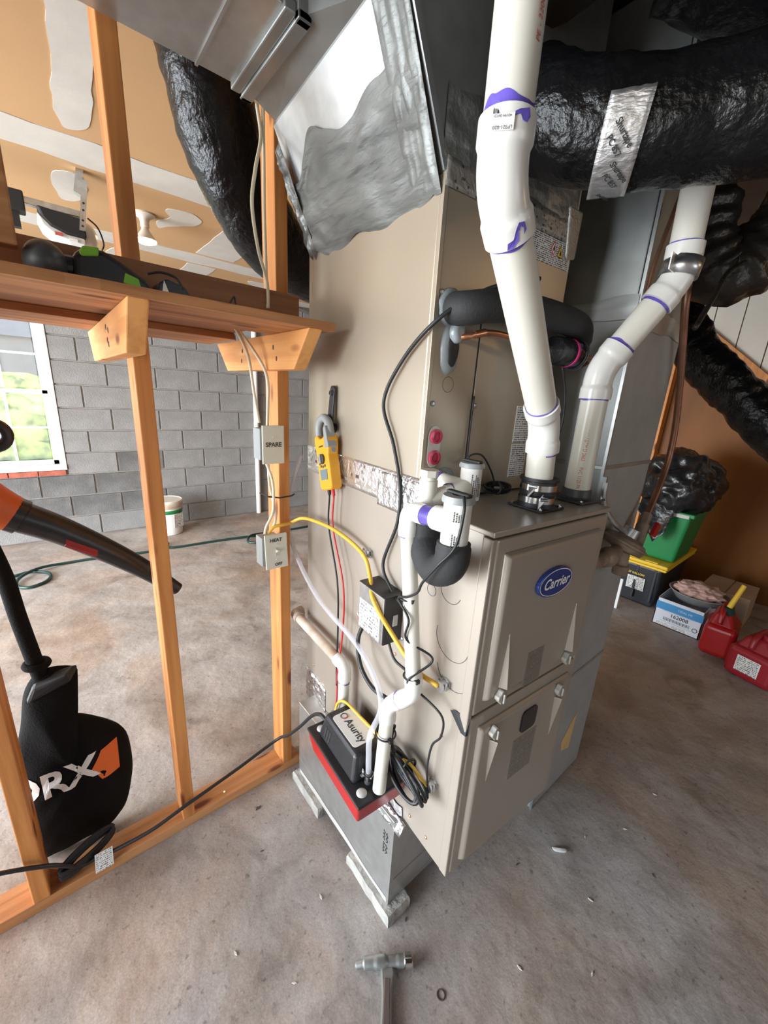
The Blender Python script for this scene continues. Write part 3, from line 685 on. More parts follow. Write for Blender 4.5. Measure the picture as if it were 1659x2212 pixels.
for z in (1.410, 1.364): B().lathe([(.016, 0), (.016, .006), (.011, .007), (.010, .003)], F(.035, vp - .003, z), -FY, 18).build('drain_plug', 'magenta', plate, smooth='auto')
blob(F(.075, vp, 1.318), .03, .022, .006, 'silicone', co, 'sealant', 6)
B().torus(F(.06, vp, 1.52), FY, .016, .0006, 20, 4).build('knockout', 'dgrey', co)
# printed labels on the coil front
def lab(u0, u1, z0, z1, m='label', par=co): return B().sheet(F(u0, vp, z0), FX * (u1 - u0), Zv * (z1 - z0), .0008, -FY).build('label', m, par)
lab(.308, .372, 1.392, 1.484); lab(.308, .372, 1.300, 1.388)
wl_ = lab(.262, .428, 1.808, 1.872)
B().prism([F(.345, vp - .0011, 1.844), F(.356, vp - .0011, 1.860), F(.367, vp - .0011, 1.844), F(.356, vp - .0011, 1.828)], -FY * .0004).build('hazard_diamond', 'redink', wl_)
B().prism([F(.3485, vp - .0016, 1.844), F(.356, vp - .0016, 1.855), F(.3635, vp - .0016, 1.844), F(.356, vp - .0016, 1.833)], -FY * .0004).build('hazard_field', 'white', wl_)
B().prism([F(.3535, vp - .0021, 1.839), F(.3525, vp - .0021, 1.844), F(.356, vp - .0021, 1.851), F(.3595, vp - .0021, 1.844), F(.3585, vp - .0021, 1.839)], -FY * .0004).build('flame_symbol', 'ink', wl_)
B().prism([F(.371, vp - .0011, 1.830), F(.396, vp - .0011, 1.830), F(.3835, vp - .0011, 1.858)], -FY * .0004).build('warning_triangle', 'ink', wl_)
B().prism([F(.3735, vp - .0016, 1.8315), F(.3935, vp - .0016, 1.8315), F(.3835, vp - .0016, 1.854)], -FY * .0004).build('warning_field', 'yellow', wl_)
B().prism([F(.381, vp - .0021, 1.834), F(.380, vp - .0021, 1.838), F(.3835, vp - .0021, 1.845), F(.387, vp - .0021, 1.838), F(.386, vp - .0021, 1.834)], -FY * .0004).build('flame_symbol', 'ink', wl_)
# ------------------------------------------------------------------ foil tape round the joint of furnace and coil case
ft = thing('foil_tape', 'printed foil tape strip across the furnace side below the meter', 'tape', F(0, .45, 1.22))
def crinkle(a, b): return .0012 * noise.noise(Vector((a * 26, b * 7, 1))) if a > .45 else .0002
B().sheet(F(-.0004, .782, 1.236), -FY * .59, Zv * .082, .0013, -FX, 60, 8, crinkle).build('strip', 'foil_print', ft, True)
B().sheet(F(-.002, .36, 1.222), -FY * .155, Zv * .088, .0016, -FX, 40, 10, lambda a, b: .002 * noise.noise(Vector((a * 12, b * 8, 5)))).build('strip', 'foil', ft, True)
ft2 = thing('foil_tape', 'crumpled foil tape sealing the furnace bottom to the metal base', 'tape', F(0, .3, .33))
ragged(F(-.004, .50, .33), -FY * .34, Zv * .075, -FX, 40, 6, .004, 1.0, 3, .25, ea_=.1).build('strip', 'foil', ft2, True)
B().sheet((.583, .74, .345), (0, -.2, 0), (.018, 0, .03), .002, (-1, 0, .3), 30, 4, lambda a, b: .007 * noise.noise(Vector((a * 11, b * 5, 9)))).build('strip', 'foil', ft2, True)
B().sheet(F(-.001, .78, .33), -FY * .16, Zv * .13, .002, -FX, 30, 8, lambda a, b: .006 * noise.noise(Vector((a * 8, b * 7, 2)))).build('strip', 'foil', ft2, True)
# ------------------------------------------------------------------ supply plenum leaning left, trunk duct
ple = thing('supply_plenum', 'galvanized supply plenum leaning left above the coil case', 'duct', F(WC / 2, .5, ZC))
def PF(s): return F(*s)
ZBD, UB = 2.125, -.115
body = B(); prof = [(-.002, ZC), (WC, ZC), (WC, 2.44), (UB, 2.44), (UB, ZBD)]
body.prism([F(u, V0 - .004, z) for u, z in prof], FY * (.752 - V0)); body.build('body', 'galv', ple, bevel=.002)
for vv in (V0 - .006, ):
    B().prism([F(-.004, vv, ZC), F(.010, vv, ZC), F(UB + .012, vv, ZBD), F(UB + .012, vv, 2.43), F(UB - .003, vv, 2.43), F(UB - .003, vv, ZBD)], FY * .004).build('corner_seam', 'galv', ple)
sl = (F(UB, 0, ZBD) - F(0, 0, ZC)); sn = sl.normalized().cross(FY).normalized()
if sn.dot(FX) > 0: sn = -sn
ragged(F(-.002, .748, ZC - .03), -FY * (.746 - V0), sl * .66 + Zv * .02, sn, 70, 26, .004, 1.3, 4, .30, ea_=0.).build('mastic_coat', 'mastic', ple, True)
ragged(F(-.003, V0 + .085, ZC - .03), -FY * .085, sl * 1.06 + Zv * .03, sn, 16, 26, .0045, 1.2, 7, .04, ea_=.1).build('mastic_coat', 'mastic', ple, True)
ragged(F(-.01, V0 - .006, ZC + .015), FX * WC, Zv * .11, -FY, 40, 12, .004, 1.3, 8, .25, ea_=0.).build('mastic_coat', 'mastic', ple, True)
ragged(F(-.003, .72, ZC - .03), FY * .034, sl * .9, sn, 6, 26, .010, 1.4, 9, .15, ea_=.1).build('mastic_coat', 'mastic', ple, True)
B().sheet(F(.0, V0 - .007, ZC - .022), FX * WC, Zv * .045, .0015, -FY, 40, 4, lambda a, b: .0025 * noise.noise(Vector((a * 16, b * 6, 2)))).build('foil_strip', 'foil_dull', ple, True)
B().hexa([F(WC - .03, V0 - .012, ZC - .06), F(WC + .008, V0 - .010, ZC - .05), F(WC + .008, V0 + .03, ZC - .04), F(WC - .03, V0 - .003, ZC - .05), F(WC - .05, V0 - .014, ZC + .05), F(WC + .006, V0 - .014, ZC + .05), F(WC + .008, V0 + .03, ZC + .05), F(WC - .05, V0 - .003, ZC + .05)]).build('foil_strip', 'foil_dull', ple, bevel=.01)
tk = thing('trunk_duct', 'galvanized rectangular trunk duct running left under the ceiling', 'duct', (-.6, 1.0, 2.15))
TY0, TY1, TZ = .872, 1.135, 2.155
B().box(-2.6, .462, TY0, TY1, TZ, 2.43).build('body', 'galv', tk, bevel=.002)
th = B(); a = [(.462, TY0, TZ), (.462, TY1, TZ), (.462, TY1, 2.43), (.462, TY0, 2.43)]; pb = [F(UB + .002, .30, ZBD + .004), F(UB + .002, .735, ZBD + .004), F(UB + .002, .735, 2.43), F(UB + .002, .30, 2.43)]
th.hexa([a[0], a[1], pb[1], pb[0], a[3], a[2], pb[2], pb[3]]); th.build('throat', 'galv_dark', tk)  # darker metal puts the shade of the downward-facing throat into its colour
fl = B(); fl.box(.448, .476, TY0 - .018, TY1 + .014, TZ - .016, TZ).box(.448, .476, TY0 - .018, TY0, TZ - .016, 2.43).box(.448, .476, TY1, TY1 + .014, TZ - .016, 2.43)
fl.build('flange', 'galv_dark', tk, bevel=.003)
B().box(.425, .448, TY0 - .01, TY1 + .008, TZ - .010, TZ + .01).build('flange', 'galv_dark', tk, bevel=.003)
B().box(.346, .352, TY0, TY1, TZ - .004, TZ).build('standing_seam', 'galv', tk); B().box(-.25, -.244, TY0, TY1, TZ - .004, TZ).build('standing_seam', 'galv', tk)
# ------------------------------------------------------------------ return drop on the right of the furnace
rd = thing('return_duct', 'tall galvanized return duct standing right of the furnace', 'duct', (1.42, .8, 0))
RX0, RX1, RY0, RY1 = 1.232, 1.607, .478, 1.12
B().box(RX0, RX1, RY0, RY1, 0.0, 1.752).build('lower_section', 'galv_duct', rd, bevel=.003)
B().box(RX0 - .006, RX1 - .01, RY0 + .006, RY1, 1.752, 2.44).build('upper_section', 'galv_dark', rd, bevel=.003)
B().box(1.074, RX0, .60, 1.05, .42, .78).build('side_boot', 'galv_dark', rd)
for z in (.55, 1.318):
    B().box(RX0 - .003, RX1 + .003, RY0 - .003, RY0, z, z + .012).build('drive_cleat', 'galv', rd, bevel=.002); B().box(RX0 - .003, RX0, RY0, RY1, z, z + .012).build('drive_cleat', 'galv', rd, bevel=.002)
B().box(RX0 - .004, RX0 + .004, RY0 - .004, RY0 + .004, 0, 2.43).build('corner_seam', 'galv', rd)
B().box(RX0 - .010, RX0 - .004, .70, .706, 1.76, 2.43).build('standing_seam', 'galv', rd)
ragged((RX0 - .0065, RY1, 1.725), (0, -(RY1 - RY0), 0), (0, 0, .055), (-1, 0, 0), 40, 8, .003, 1.2, 11, .25, ea_=0.).build('sealant', 'galv_duct', rd, True)
ragged((RX0 - .001, RY0 - .002, 1.71), (RX1 - RX0, 0, 0), (0, 0, .05), (0, -1, 0), 30, 6, .003, 1.2, 12, .4).build('sealant', 'galv', rd, True)
tl = B().prism([(1.382, RY0 - .001, .226), (1.452, RY0 - .001, .300), (1.478, RY0 - .001, .322), (1.478, RY0 - .001, .30), (1.468, RY0 - .001, .150), (1.40, RY0 - .001, .175)], (0, -.0006, 0)).build('note', 'tan_label', rd)
# ------------------------------------------------------------------ PVC vents
def elbow(Bp, A, C, l1, l2, r, name, m, par, sock=.4, rs=1.17):
    Bp, A, C = Vector(Bp), Vector(A), Vector(C); a = (A - Bp).normalized(); c = (C - Bp).normalized()
    raw = fillet([Bp + a * l1, Bp, Bp + c * l2], min(l1, l2) * .75, 12)
    pts = []
    for i in range(len(raw) - 1):
        k = max(1, int((raw[i + 1] - raw[i]).length / .0035))
        for j in range(k): pts.append(raw[i].lerp(raw[i + 1], j / k))
    pts.append(raw[-1]); n = len(pts); L = [0]
    for i in range(1, n): L.append(L[-1] + (pts[i] - pts[i - 1]).length)
    T = L[-1]; rr = []
    for s in L:
        d1, d2 = s, T - s; e = min(d1, d2)
        sl = sock * min(l1, l2)
        rr.append(r * rs if e < sl else r * (1.07 + .10 * max(0, 1 - (e - sl) / .006)))
    return B().tube(pts, rr, 28).build(name, m, par, smooth='auto')
def ringband(p, ax, r, h, par, name='primer_ring', m='purple', wob=.004, seed=0):
    b = B(); p = Vector(p); ax = Vector(ax).normalized(); n = 72
    a = b.ring(p, ax, r, n); c = b.ring(p + ax * h, ax, r * .999, n)
    for k in range(n):
        q = noise.noise(Vector((math.cos(k * 2 * PI / n) * 1.1, math.sin(k * 2 * PI / n) * 1.1, seed * 1.7)))
        c[k].co += ax * wob * max(-.2, q) * (1.6 if q > 0 else 1.)
    b.bridge(a, c); return b.build(name, m, par, True)
def hclamp(c, ax, r, par, ref):
    c = Vector(c); ax = Vector(ax).normalized(); ref = Vector(ref).normalized(); b = B()
    b.lathe([(r, -.0065), (r + .0012, -.0065), (r + .0012, .0065), (r, .0065)], c, ax, 32, False)
    band_ = b.build('hose_clamp', 'chrome', par, smooth='auto')
    t = ax.cross(ref).normalized(); o = c + ref * (r + .005)
    B().cyl(o - t * .008 - ref * .0015, o + t * .009 - ref * .0015, .0042, seg=12).build('worm_screw', 'steel', band_, smooth='auto')
    B().box(-.009, .009, -.001, .0025, -.005, .005, Matrix.Translation(c + ref * (r + .001)) @ Matrix((t.to_4d(), ref.to_4d(), ax.to_4d(), (0, 0, 0, 1))).transposed()).build('clamp_housing', 'steel', band_)
CAMDIR = Vector((-.62, -.73, .1)).normalized()
r = .0302
ex = thing('exhaust_vent_pipe', 'white plastic exhaust vent pipe with two bends rising from the furnace top', 'pipe', F(.24, .071, ZT + .004))
p0 = F(.240, .071, 1.325); b1 = F(.222, .070, 1.452); b2 = Vector((.487, .386, 1.757)); p3 = Vector((.482, .386, 2.62))
z0 = ZT + .004
fb = B(); fb.box(.197, .289, .026, .116, z0, z0 + .005, MF); fb.build('flange_plate', 'rubber', ex, bevel=.002)
for u, v in ((.205, .034), (.281, .034), (.205, .108), (.281, .108)): B().lathe([(.0045, 0), (.0045, .003), (.002, .005)], F(u, v, z0 + .005), Zv, 8).build('screw', 'chrome', ex)
B().lathe([(.043, .005), (.040, .012), (.039, .030), (.041, .033), (.039, .036), (.039, .062), (.043, .064), (.043, .070), (.031, .070)], F(.241, .071, z0), Zv, 32).build('rubber_coupling', 'rubber', ex, smooth='auto')
hclamp(F(.241, .071, z0 + .022), Zv, .0395, ex, CAMDIR); hclamp(F(.241, .071, z0 + .050), Zv, .0395, ex, (CAMDIR + Vector((-.4, .5, 0))))
B().cyl(F(.241, .071, z0 + .03), b1 - (b1 - p0).normalized() * .03, r, seg=32).build('pipe', 'pvc', ex, smooth='auto')
elbow(b1, p0, b2, .062, .056, r, 'elbow', 'pvc_w', ex)
d12 = (b2 - b1).normalized()
B().cyl(b1 + d12 * .03, b2 - d12 * .03, r, seg=32).build('pipe', 'pvc', ex, smooth='auto')
elbow(b2, b1, p3, .066, .066, r, 'elbow', 'pvc_w', ex)
du_ = (p3 - b2).normalized()
B().cyl(b2 + du_ * .03, p3, r, seg=32).build('pipe', 'pvc', ex, smooth='auto')
ringband(b1 + d12 * .0555, d12, r * 1.035, .005, ex, seed=1); ringband(b2 - d12 * .0665, -d12, r * 1.035, .004, ex, seed=2, wob=.003); ringband(b2 + du_ * .0655, du_, r * 1.012, .010, ex, seed=3, wob=.018)
ringband(p0 + (b1 - p0).normalized() * (.127 - .0645), -(b1 - p0), r * 1.02, .003, ex, seed=4, wob=.002)
# primer drips on the upper elbow
def drip(c, n, ex_, ey_, pts, rr, par):
    c = Vector(c); n = Vector(n).normalized(); ex_ = Vector(ex_).normalized(); ey_ = Vector(ey_).normalized()
    B().prism([c + ex_ * x + ey_ * y - n * (x * x / (2 * rr)) for x, y in pts], n * .0006).build('primer_smear', 'purple', par)
toc = (Vector((0, 0, 1.488)) - b2); toc -= d12 * toc.dot(d12); toc.normalize(); sd = d12.cross(toc).normalized()
cS = b2 - d12 * .055 + toc * (r * 1.18)
drip(cS, toc, sd, d12, [(-.006, -.010), (.002, -.010), (.010, -.004), (.012, .006), (.016, .012), (.019, .008), (.018, .000), (.022, .004), (.021, .014), (.014, .017), (.009, .010), (.004, .000), (-.004, -.002)], r * 1.2, ex)
toc2 = (Vector((0, 0, 1.488)) - (b2 + du_ * .1)); toc2 -= du_ * toc2.dot(du_); toc2.normalize(); sd2 = du_.cross(toc2).normalized()
cS = b2 + du_ * .052 + toc2 * (r * 1.18) 
drip(cS, toc2, sd2, du_, [(.008, .004), (.014, .007), (.024, .010), (.026, .002), (.023, -.004), (.018, -.003), (.014, .003), (.009, .000)], r * 1.2, ex)
# print on fittings and pipes
lb = B().sheet(b2 + du_ * .038 + toc2 * (r * 1.175) - sd2 * .020, sd2 * .028, du_ * .016, .0012, toc2).build('barcode_label', 'white', ex)
for i in range(13): B().box(0, .0007 if i % 3 else .0013, 0, .0002, 0, .006, Matrix.Translation(b2 + du_ * .043 + toc2 * (r * 1.175 + .0013) + sd2 * (-.017 + i * .0015)) @ Matrix((sd2.to_4d(), toc2.to_4d(), du_.to_4d(), (0, 0, 0, 1))).transposed()).build('bar', 'ink', lb)
text('print', 'LP321-020', .0052, b2 + du_ * .0405 + toc2 * (r * 1.175 + .0013) - sd2 * .005, -sd2, -du_, 'ink', lb)
text('print', '40194 04121', .0040, b2 + du_ * .0515 + toc2 * (r * 1.175 + .0013) - sd2 * .006, -sd2, -du_, 'ink', lb)
rt = (toc2 * .62 + sd2 * .78).normalized()
text('pipe_print', "PE - 2200 - 2\"  PVC  TYPE 1", .010, b2 + du_ * .185 + rt * (r + .0003), du_, du_.cross(rt) * -1, 'redink', ex, wrap=r, sx=1.0)
iv = thing('intake_vent_pipe', 'white plastic intake pipe with metal strap on the right furnace top', 'pipe', F(.42, .075, z0))
q0 = F(.42, .075, z0); c1 = F(.418, .075, 1.577); c2 = Vector((1.098, .357, 1.772)); c3 = Vector((1.082, .362, 2.12))
B().box(.366, .478, .026, .124, z0, z0 + .006, MF).build('flange_plate', 'dgrey', iv, bevel=.002)
for u, v in ((.374, .034), (.470, .034), (.374, .116), (.470, .116)): B().lathe([(.0045, 0), (.0045, .003), (.002, .005)], F(u, v, z0 + .006), Zv, 8).build('screw', 'chrome', iv)
B().lathe([(.040, .006), (.036, .010), (.035, .028), (.031, .029)], q0, Zv, 28).build('collar', 'dgrey', iv, smooth='auto')
e12 = (c2 - c1).normalized(); e23 = (c3 - c2).normalized()
B().cyl(q0 + Zv * .015, c1 - Zv * .03, r, seg=32).build('pipe', 'pvc', iv, smooth='auto')
elbow(c1, q0, c2, .066, .060, r, 'elbow', 'pvc_w', iv)
B().cyl(c1 + e12 * .03, c2 - e12 * .03, r, seg=32).build('pipe', 'pvc', iv, smooth='auto')
elbow(c2, c1, c3, .062, .062, r, 'elbow', 'pvc_w', iv)
B().cyl(c2 + e23 * .03, c3, r, seg=32).build('pipe', 'pvc', iv, smooth='auto')
ringband(c1 - Zv * .066, -Zv, r * 1.02, .003, iv, seed=5, wob=.002); ringband(c1 + e12 * .0605, e12, r * 1.02, .006, iv, seed=6, wob=.006); ringband(c2 - e12 * .063, -e12, r * 1.03, .006, iv, seed=7, wob=.002); ringband(c2 + e23 * .063, e23, r * 1.02, .003, iv, seed=8)
ms = (e12 * .45 + e23).normalized(); b = B(); n = 30; cc = c2 + e23 * .018
a = b.ring(cc - ms * .018, ms, r * 1.24, n); c_ = b.ring(cc + ms * .018, ms, r * 1.24, n); b.bridge(a, c_); st_ = b.build('metal_strap', 'steel', iv, True)
sm = st_.modifiers.new('solid', 'SOLIDIFY'); sm.thickness = .0015
B().box(-.018, .018, -.001, .001, -.016, .016, Matrix.Translation(cc - Xv * .05)).build('strap_end', 'steel', st_)
tq = (Vector((0, 0, 1.488)) - F(.42, .075, 1.42)); tq.z = 0; tq.normalize()
text('pipe_print', '1  SCH 40 NSF dwv ASTM D 2665', .0125, F(.42, .075, 1.435) + tq * (r + .0003), -Zv, Zv.cross(tq), 'redink', iv, wrap=r, sx=.80)
text('pipe_print', 'PVC 1120 PR 28', .0125, F(.42, .075, 1.315) + tq * (r + .0003), -Zv, Zv.cross(tq), 'redink', iv, wrap=r, sx=.8)
# ------------------------------------------------------------------ condensate drain with trap
dr = thing('condensate_drain', 'white drain pipework with black foam U-trap on the furnace side', 'drain', F(-.06, .08, .6))
def pipe(P, rad, name='pipe', m='pvc', par=dr, fr=.0, seg=20): return B().tube(fillet(P, fr, 8) if fr else P, rad, seg).build(name, m, par, smooth='auto')
uT = -.078
# capped tee over the trap outlet
t2v = .013
B().lathe([(.0245, 0), (.0245, .082), (.0255, .084)], F(uT, t2v, 1.240), Zv, 26).build('trap_tee', 'pvc_w', dr, smooth='auto')
cp = B().lathe([(.0285, 0), (.0290, .004), (.0270, .012), (.012, .013), (.011, .008)], F(uT, t2v, 1.322), Zv, 26).build('tee_cap', 'grey', dr, smooth='auto')
B().box(uT - .006, uT + .006, t2v - .026, t2v + .026, 1.334, 1.340, MF).build('cap_clip', 'rubber', cp, bevel=.002)
B().cyl(F(uT, t2v, 1.283), F(uT, .062, 1.280), .0235, seg=24).build('tee_arm', 'pvc_w', dr, smooth='auto')
B().cyl(F(uT, .060, 1.2795), F(uT, .094, 1.277), .0190, seg=24).build('primed_pipe', 'purple', dr, smooth='auto')
elbow(F(uT, .142, 1.273), F(uT, .06, 1.279), F(uT + .006, .135, 1.0), .050, .052, .0178, 'elbow', 'pvc_w', dr, .35, 1.14)
pd0, pd1 = F(uT + .001, .141, 1.235), F(uT + .012, .094, .885)
B().cyl(pd0, pd1, .0168, seg=22).build('pipe', 'pvc', dr, smooth='auto')
ringband(F(uT + .001, .1405, 1.222), -Zv, .0172, .004, dr, seed=11, wob=.002)
elbow(F(uT + .013, .092, .862), pd1, F(uT - .008, .142, .805), .045, .045, .0178, 'elbow', 'pvc_w', dr, .35, 1.15)
elbow(F(uT - .010, .148, .80), F(uT + .013, .092, .862), F(uT - .010, .155, .6), .040, .042, .0178, 'elbow', 'pvc_w', dr, .35, 1.15)
B().cyl(F(uT - .010, .149, .79), F(uT - .012, .158, .535), .0168, seg=22).build('pipe', 'pvc', dr, smooth='auto')
ringband(F(uT + .0125, .0935, .888), Zv, .0175, .004, dr, seed=12); ringband(F(uT - .0095, .1485, .765), -Zv, .0172, .005, dr, seed=13)
B().cyl(F(uT + .003, .118, .8325), F(uT + .001, .124, .827), .0208, seg=22).build('primer_ring', 'purple', dr, smooth='auto')
# U trap wrapped in foam
up = [F(uT, t2v, 1.248), F(uT, t2v, 1.215), F(uT + .004, .030, 1.190), F(uT + .012, .066, 1.174), F(uT + .022, .104, 1.190), F(-.045, .126, 1.215), F(-.042, .130, 1.262)]
B().tube(spline(up, 10), [.030] * 3 + [.0315] * 55 + [.028] * 3, 24).build('foam_trap', 'foam', dr, smooth='auto')
# capped standpipe and tees leading to the coil drain
B().lathe([(.0185, 0), (.0185, .075), (.0165, .0755), (.0165, .082)], F(-.040, .134, 1.258), Zv, 24).build('standpipe', 'pvc', dr, smooth='auto')
B().lathe([(.0185, 0), (.0190, .012), (.0185, .014)], F(-.040, .134, 1.340), Zv, 6).build('hex_cap', 'pvc', dr, bevel=.001)
B().cyl(F(-.036, .132, 1.293), F(.012, .119, 1.306), .0180, seg=22).build('pipe', 'pvc', dr, smooth='auto')
elbow(F(.034, .113, 1.311), F(-.03, .13, 1.294), F(.055, .12, 1.315), .036, .03, .0178, 'pipe_tee_arm', 'pvc', dr, .3, 1.12)
ringband(F(.004, .1215, 1.304), FX, .0212, .010, dr, seed=21, wob=.006)
B().lathe([(.0225, 0), (.0225, .066), (.0235, .068)], F(.064, .118, 1.288), Zv, 24).build('coil_tee', 'pvc_w', dr, smooth='auto')
cp = B().lathe([(.0265, 0), (.027, .004), (.0245, .010), (.011, .011)], F(.064, .118, 1.356), Zv, 24).build('tee_cap', 'grey', dr, smooth='auto')
B().box(.058, .070, .095, .141, 1.366, 1.372, MF).build('cap_clip', 'rubber', cp, bevel=.002)
B().tube(fillet([F(.05, .124, 1.312), F(.028, .150, 1.318), F(.036, .208, 1.322)], .03), .0185, 20).build('pipe', 'pvc', dr, smooth='auto')
ringband(F(.030, .165, 1.3195), FY, .0195, .006, dr, seed=22, wob=.004)
# print on the two tees
tt = (Vector((0, 0, 1.488)) - F(uT, t2v, 1.28)); tt.z = 0; tt.normalize(); ts = tt.cross(Zv)
def tprint(c, n, s, rows, rad, h):
    for i in range(rows):
        L = random.uniform(.5, 1.) * h
        a = (i - rows / 2) * .0042
        b = B(); seg_n = 7; zz = c.z - h / 2
        while zz < c.z - h / 2 + L:
            ln = random.uniform(.0014, .0034); th = a / rad
            p = c + s * math.sin(th) * rad + n * (math.cos(th) - 1) * rad
            q = Vector((p.x, p.y, zz)) + n * .0005; m_ = (s * math.cos(th) - n * math.sin(th)) * .0011
            b.bm.faces.new([b.bm.verts.new(x) for x in (q - m_, q + m_, q + m_ + Zv * ln, q - m_ + Zv * ln)]); zz += ln + .0009
        b.build('small_print', 'ink', dr)
tprint(F(uT, t2v, 1.303) + tt * .0245, tt, ts, 4, .0245, .022); tprint(F(uT, t2v, 1.258) + tt * .0245, tt, ts, 4, .0245, .026)
text('print', 'EZ TRAP', .0075, F(uT, .052, 1.281) + tt * .0237, -Zv, Zv.cross(tt), 'ink', dr, wrap=.0235, sx=.8)
t3 = (Vector((0, 0, 1.488)) - F(.064, .118, 1.32)); t3.z = 0; t3.normalize(); t3 = (t3 + t3.cross(Zv) * -.55).normalized()
tprint(F(.064, .118, 1.322) + t3 * .0225, t3, t3.cross(Zv), 6, .0225, .05)
# rear drain pipe that drops into the pump
rdp = thing('rear_drain_pipe', 'stained plastic drain pipe running along the side into the pump', 'drain', F(-.04, .43, .5))
B().cyl(F(-.040, .790, .690), F(-.040, .445, .700), .0165, seg=20).build('pipe', 'pvc_old', rdp, smooth='auto')
elbow(F(-.040, .800, .690), F(-.040, .5, .70), F(.03, .805, .69), .045, .03, .0178, 'elbow', 'pvc_old', rdp, .35, 1.15)
elbow(F(-.040, .428, .701), F(-.040, .6, .70), F(-.042, .428, .55), .045, .045, .0178, 'elbow', 'pvc_w', rdp, .35, 1.15)
B().cyl(F(-.041, .428, .67), F(-.045, .425, .545), .0165, seg=20).build('pipe', 'pvc', rdp, smooth='auto')
ringband(F(-.04, .468, .6995), FY, .0185, .006, rdp, seed=31); ringband(F(-.041, .428, .650), -Zv, .0172, .004, rdp, seed=32); ringband(F(-.04, .765, .6905), -FY, .0185, .008, rdp, seed=33)
# ------------------------------------------------------------------ condensate pump
pu = thing('condensate_pump', 'red and black condensate pump hung low on the furnace side', 'pump', F(-.08, .3, .447))
PV0, PV1, PU0, PU1 = .152, .440, -.155, -.006
b = B(); dv, duu = .016, .010
b.hexa([F(PU0 + duu, PV0 + dv, .447), F(PU1 - .002, PV0 + dv, .447), F(PU1 - .002, PV1 - dv, .447), F(PU0 + duu, PV1 - dv, .447), F(PU0, PV0, .514), F(PU1, PV0, .514), F(PU1, PV1, .514), F(PU0, PV1, .514)])
b.build('tank', 'red', pu, bevel=.006, seg=3)
B().box(PU0 - .002, PU1, PV0 - .003, PV1 + .002, .514, .524, MF).build('lid', 'blackp', pu, bevel=.004)
b = B(); b.hexa([F(-.140, .205, .523), F(-.030, .205, .523), F(-.030, .405, .523), F(-.140, .405, .523), F(-.122, .222, .600), F(-.040, .222, .600), F(-.040, .392, .600), F(-.122, .392, .600)])
mc = b.build('motor_cover', 'blackp', pu, bevel=.012, seg=4)
for i in range(3): B().hexa([F(-.1372, .372 - i * .012, .540), F(-.1372, .366 - i * .012, .540), F(-.132, .366 - i * .012, .540), F(-.132, .372 - i * .012, .540), F(-.1297, .372 - i * .012, .572), F(-.1297, .366 - i * .012, .572), F(-.126, .366 - i * .012, .572), F(-.126, .372 - i * .012, .572)]).build('vent_slot', 'matte', mc)
q = []
for (su, sv, a0) in ((1, 1, 0), (-1, 1, PI / 2), (-1, -1, PI), (1, -1, PI * 1.5)):
    for k in range(5): a = a0 + PI / 2 * k / 4; q.append(F(-.081 + su * .024 + .010 * math.cos(a), .305 + sv * .052 + .010 * math.sin(a), .6003))
lb = B().prism(q, Zv * .0008).build('label', 'white_print', mc)
text('lettering', 'Asurity', .031, F(-.083, .292, .6012), -FY, FX, 'ink', lb, bold=.0005, sx=.95)
b = B(); b.torus(F(-.083, .352, .6013), Zv, .0095, .0014, 22, 5); b.build('logo_ring', 'dgrey', lb)
b = B(); b.torus(F(-.083, .352, .6014), Zv, .0095, .0020, 12, 5, 2.4, 4.2); b.build('logo_ring', 'redink', lb)
for i in range(3):
    B().box(-.125, -.114, .388 - i * 0 + .0, .3905, .5985, .6008, Matrix.Translation(FX * .018 * i) @ MF).build('status_mark', 'lgrey', mc)
for u, v in ((-.128, .180), (-.122, .415)): B().sphere(F(u, v, .522), .0145, 18, 6, (1, 1, .55), lo=0).build('cap_dome', 'led', pu, smooth='auto')
B().cyl(F(-.098, .196, .520), F(-.098, .196, .558), .010, seg=16).build('hose_barb', 'dgrey', pu, smooth='auto')
B().cyl(F(-.072, .424, .522), F(-.072, .424, .54), .010, seg=14).build('wire_nut', 'blue', pu, smooth='auto')
hclamp(F(-.098, .196, .546), Zv, .0118, pu, FY * .8 - FX * .5)
# ------------------------------------------------------------------ control box on the side
jb = thing('control_box', 'small black control box with white label screwed to the furnace side', 'box', F(-.03, .28, .895))
B().box(-.056, 0, .228, .336, .897, 1.028, MF).build('body', 'blackp', jb, bevel=.003)
B().box(-.059, -.056, .230, .338, .90, 1.026, MF).build('cover', 'steel', jb, bevel=.001)
B().box(-.059, .0, .226, .340, 1.026, 1.029, MF).build('lid', 'blackp', jb, bevel=.001)
lab_ = B().sheet(F(-.0592, .333, .903), -FY * .092, Zv * .082, .0012, -FX); lab_.build('label', 'label2', jb)
B().box(-.0640, -.059, .248, .256, .955, .965, MF).build('catch', 'lgrey', jb); B().box(-.03, -.016, .2255, .2285, .945, .975, MF).build('catch', 'lgrey', jb, bevel=.001)
for v, z in ((.222, .905), (.222, 1.018), (.343, 1.02)): B().lathe([(.005, 0), (.005, .003), (.002, .005)], F(0, v, z), -FX, 8).build('screw', 'steel', jb)
b = B()
for i in range(9):
    pts = [F(-.040 + random.uniform(-.01, .01), .338 + random.uniform(-.004, .02), .915 + random.uniform(-.03, .03)) for _ in range(4)]
    b = B(); b.tube(spline(pts, 4), .0012, 5); b.build('wire_end', ['yellow', 'redwire', 'white', 'green', 'blue'][i % 5], jb)
wrap_ = B(); m = bmesh.new(); bmesh.ops.create_icosphere(m, subdivisions=3, radius=.022)
for v in m.verts: v.co = F(-.018, .352, .895) + Vector((v.co.x * .7, v.co.y * 1.1, v.co.z * 1.4)) * (1 + .4 * noise.noise(v.co * 70))
wrap_.bm.free(); wrap_.bm = m; wrap_.build('tape_wad', 'foil', jb)
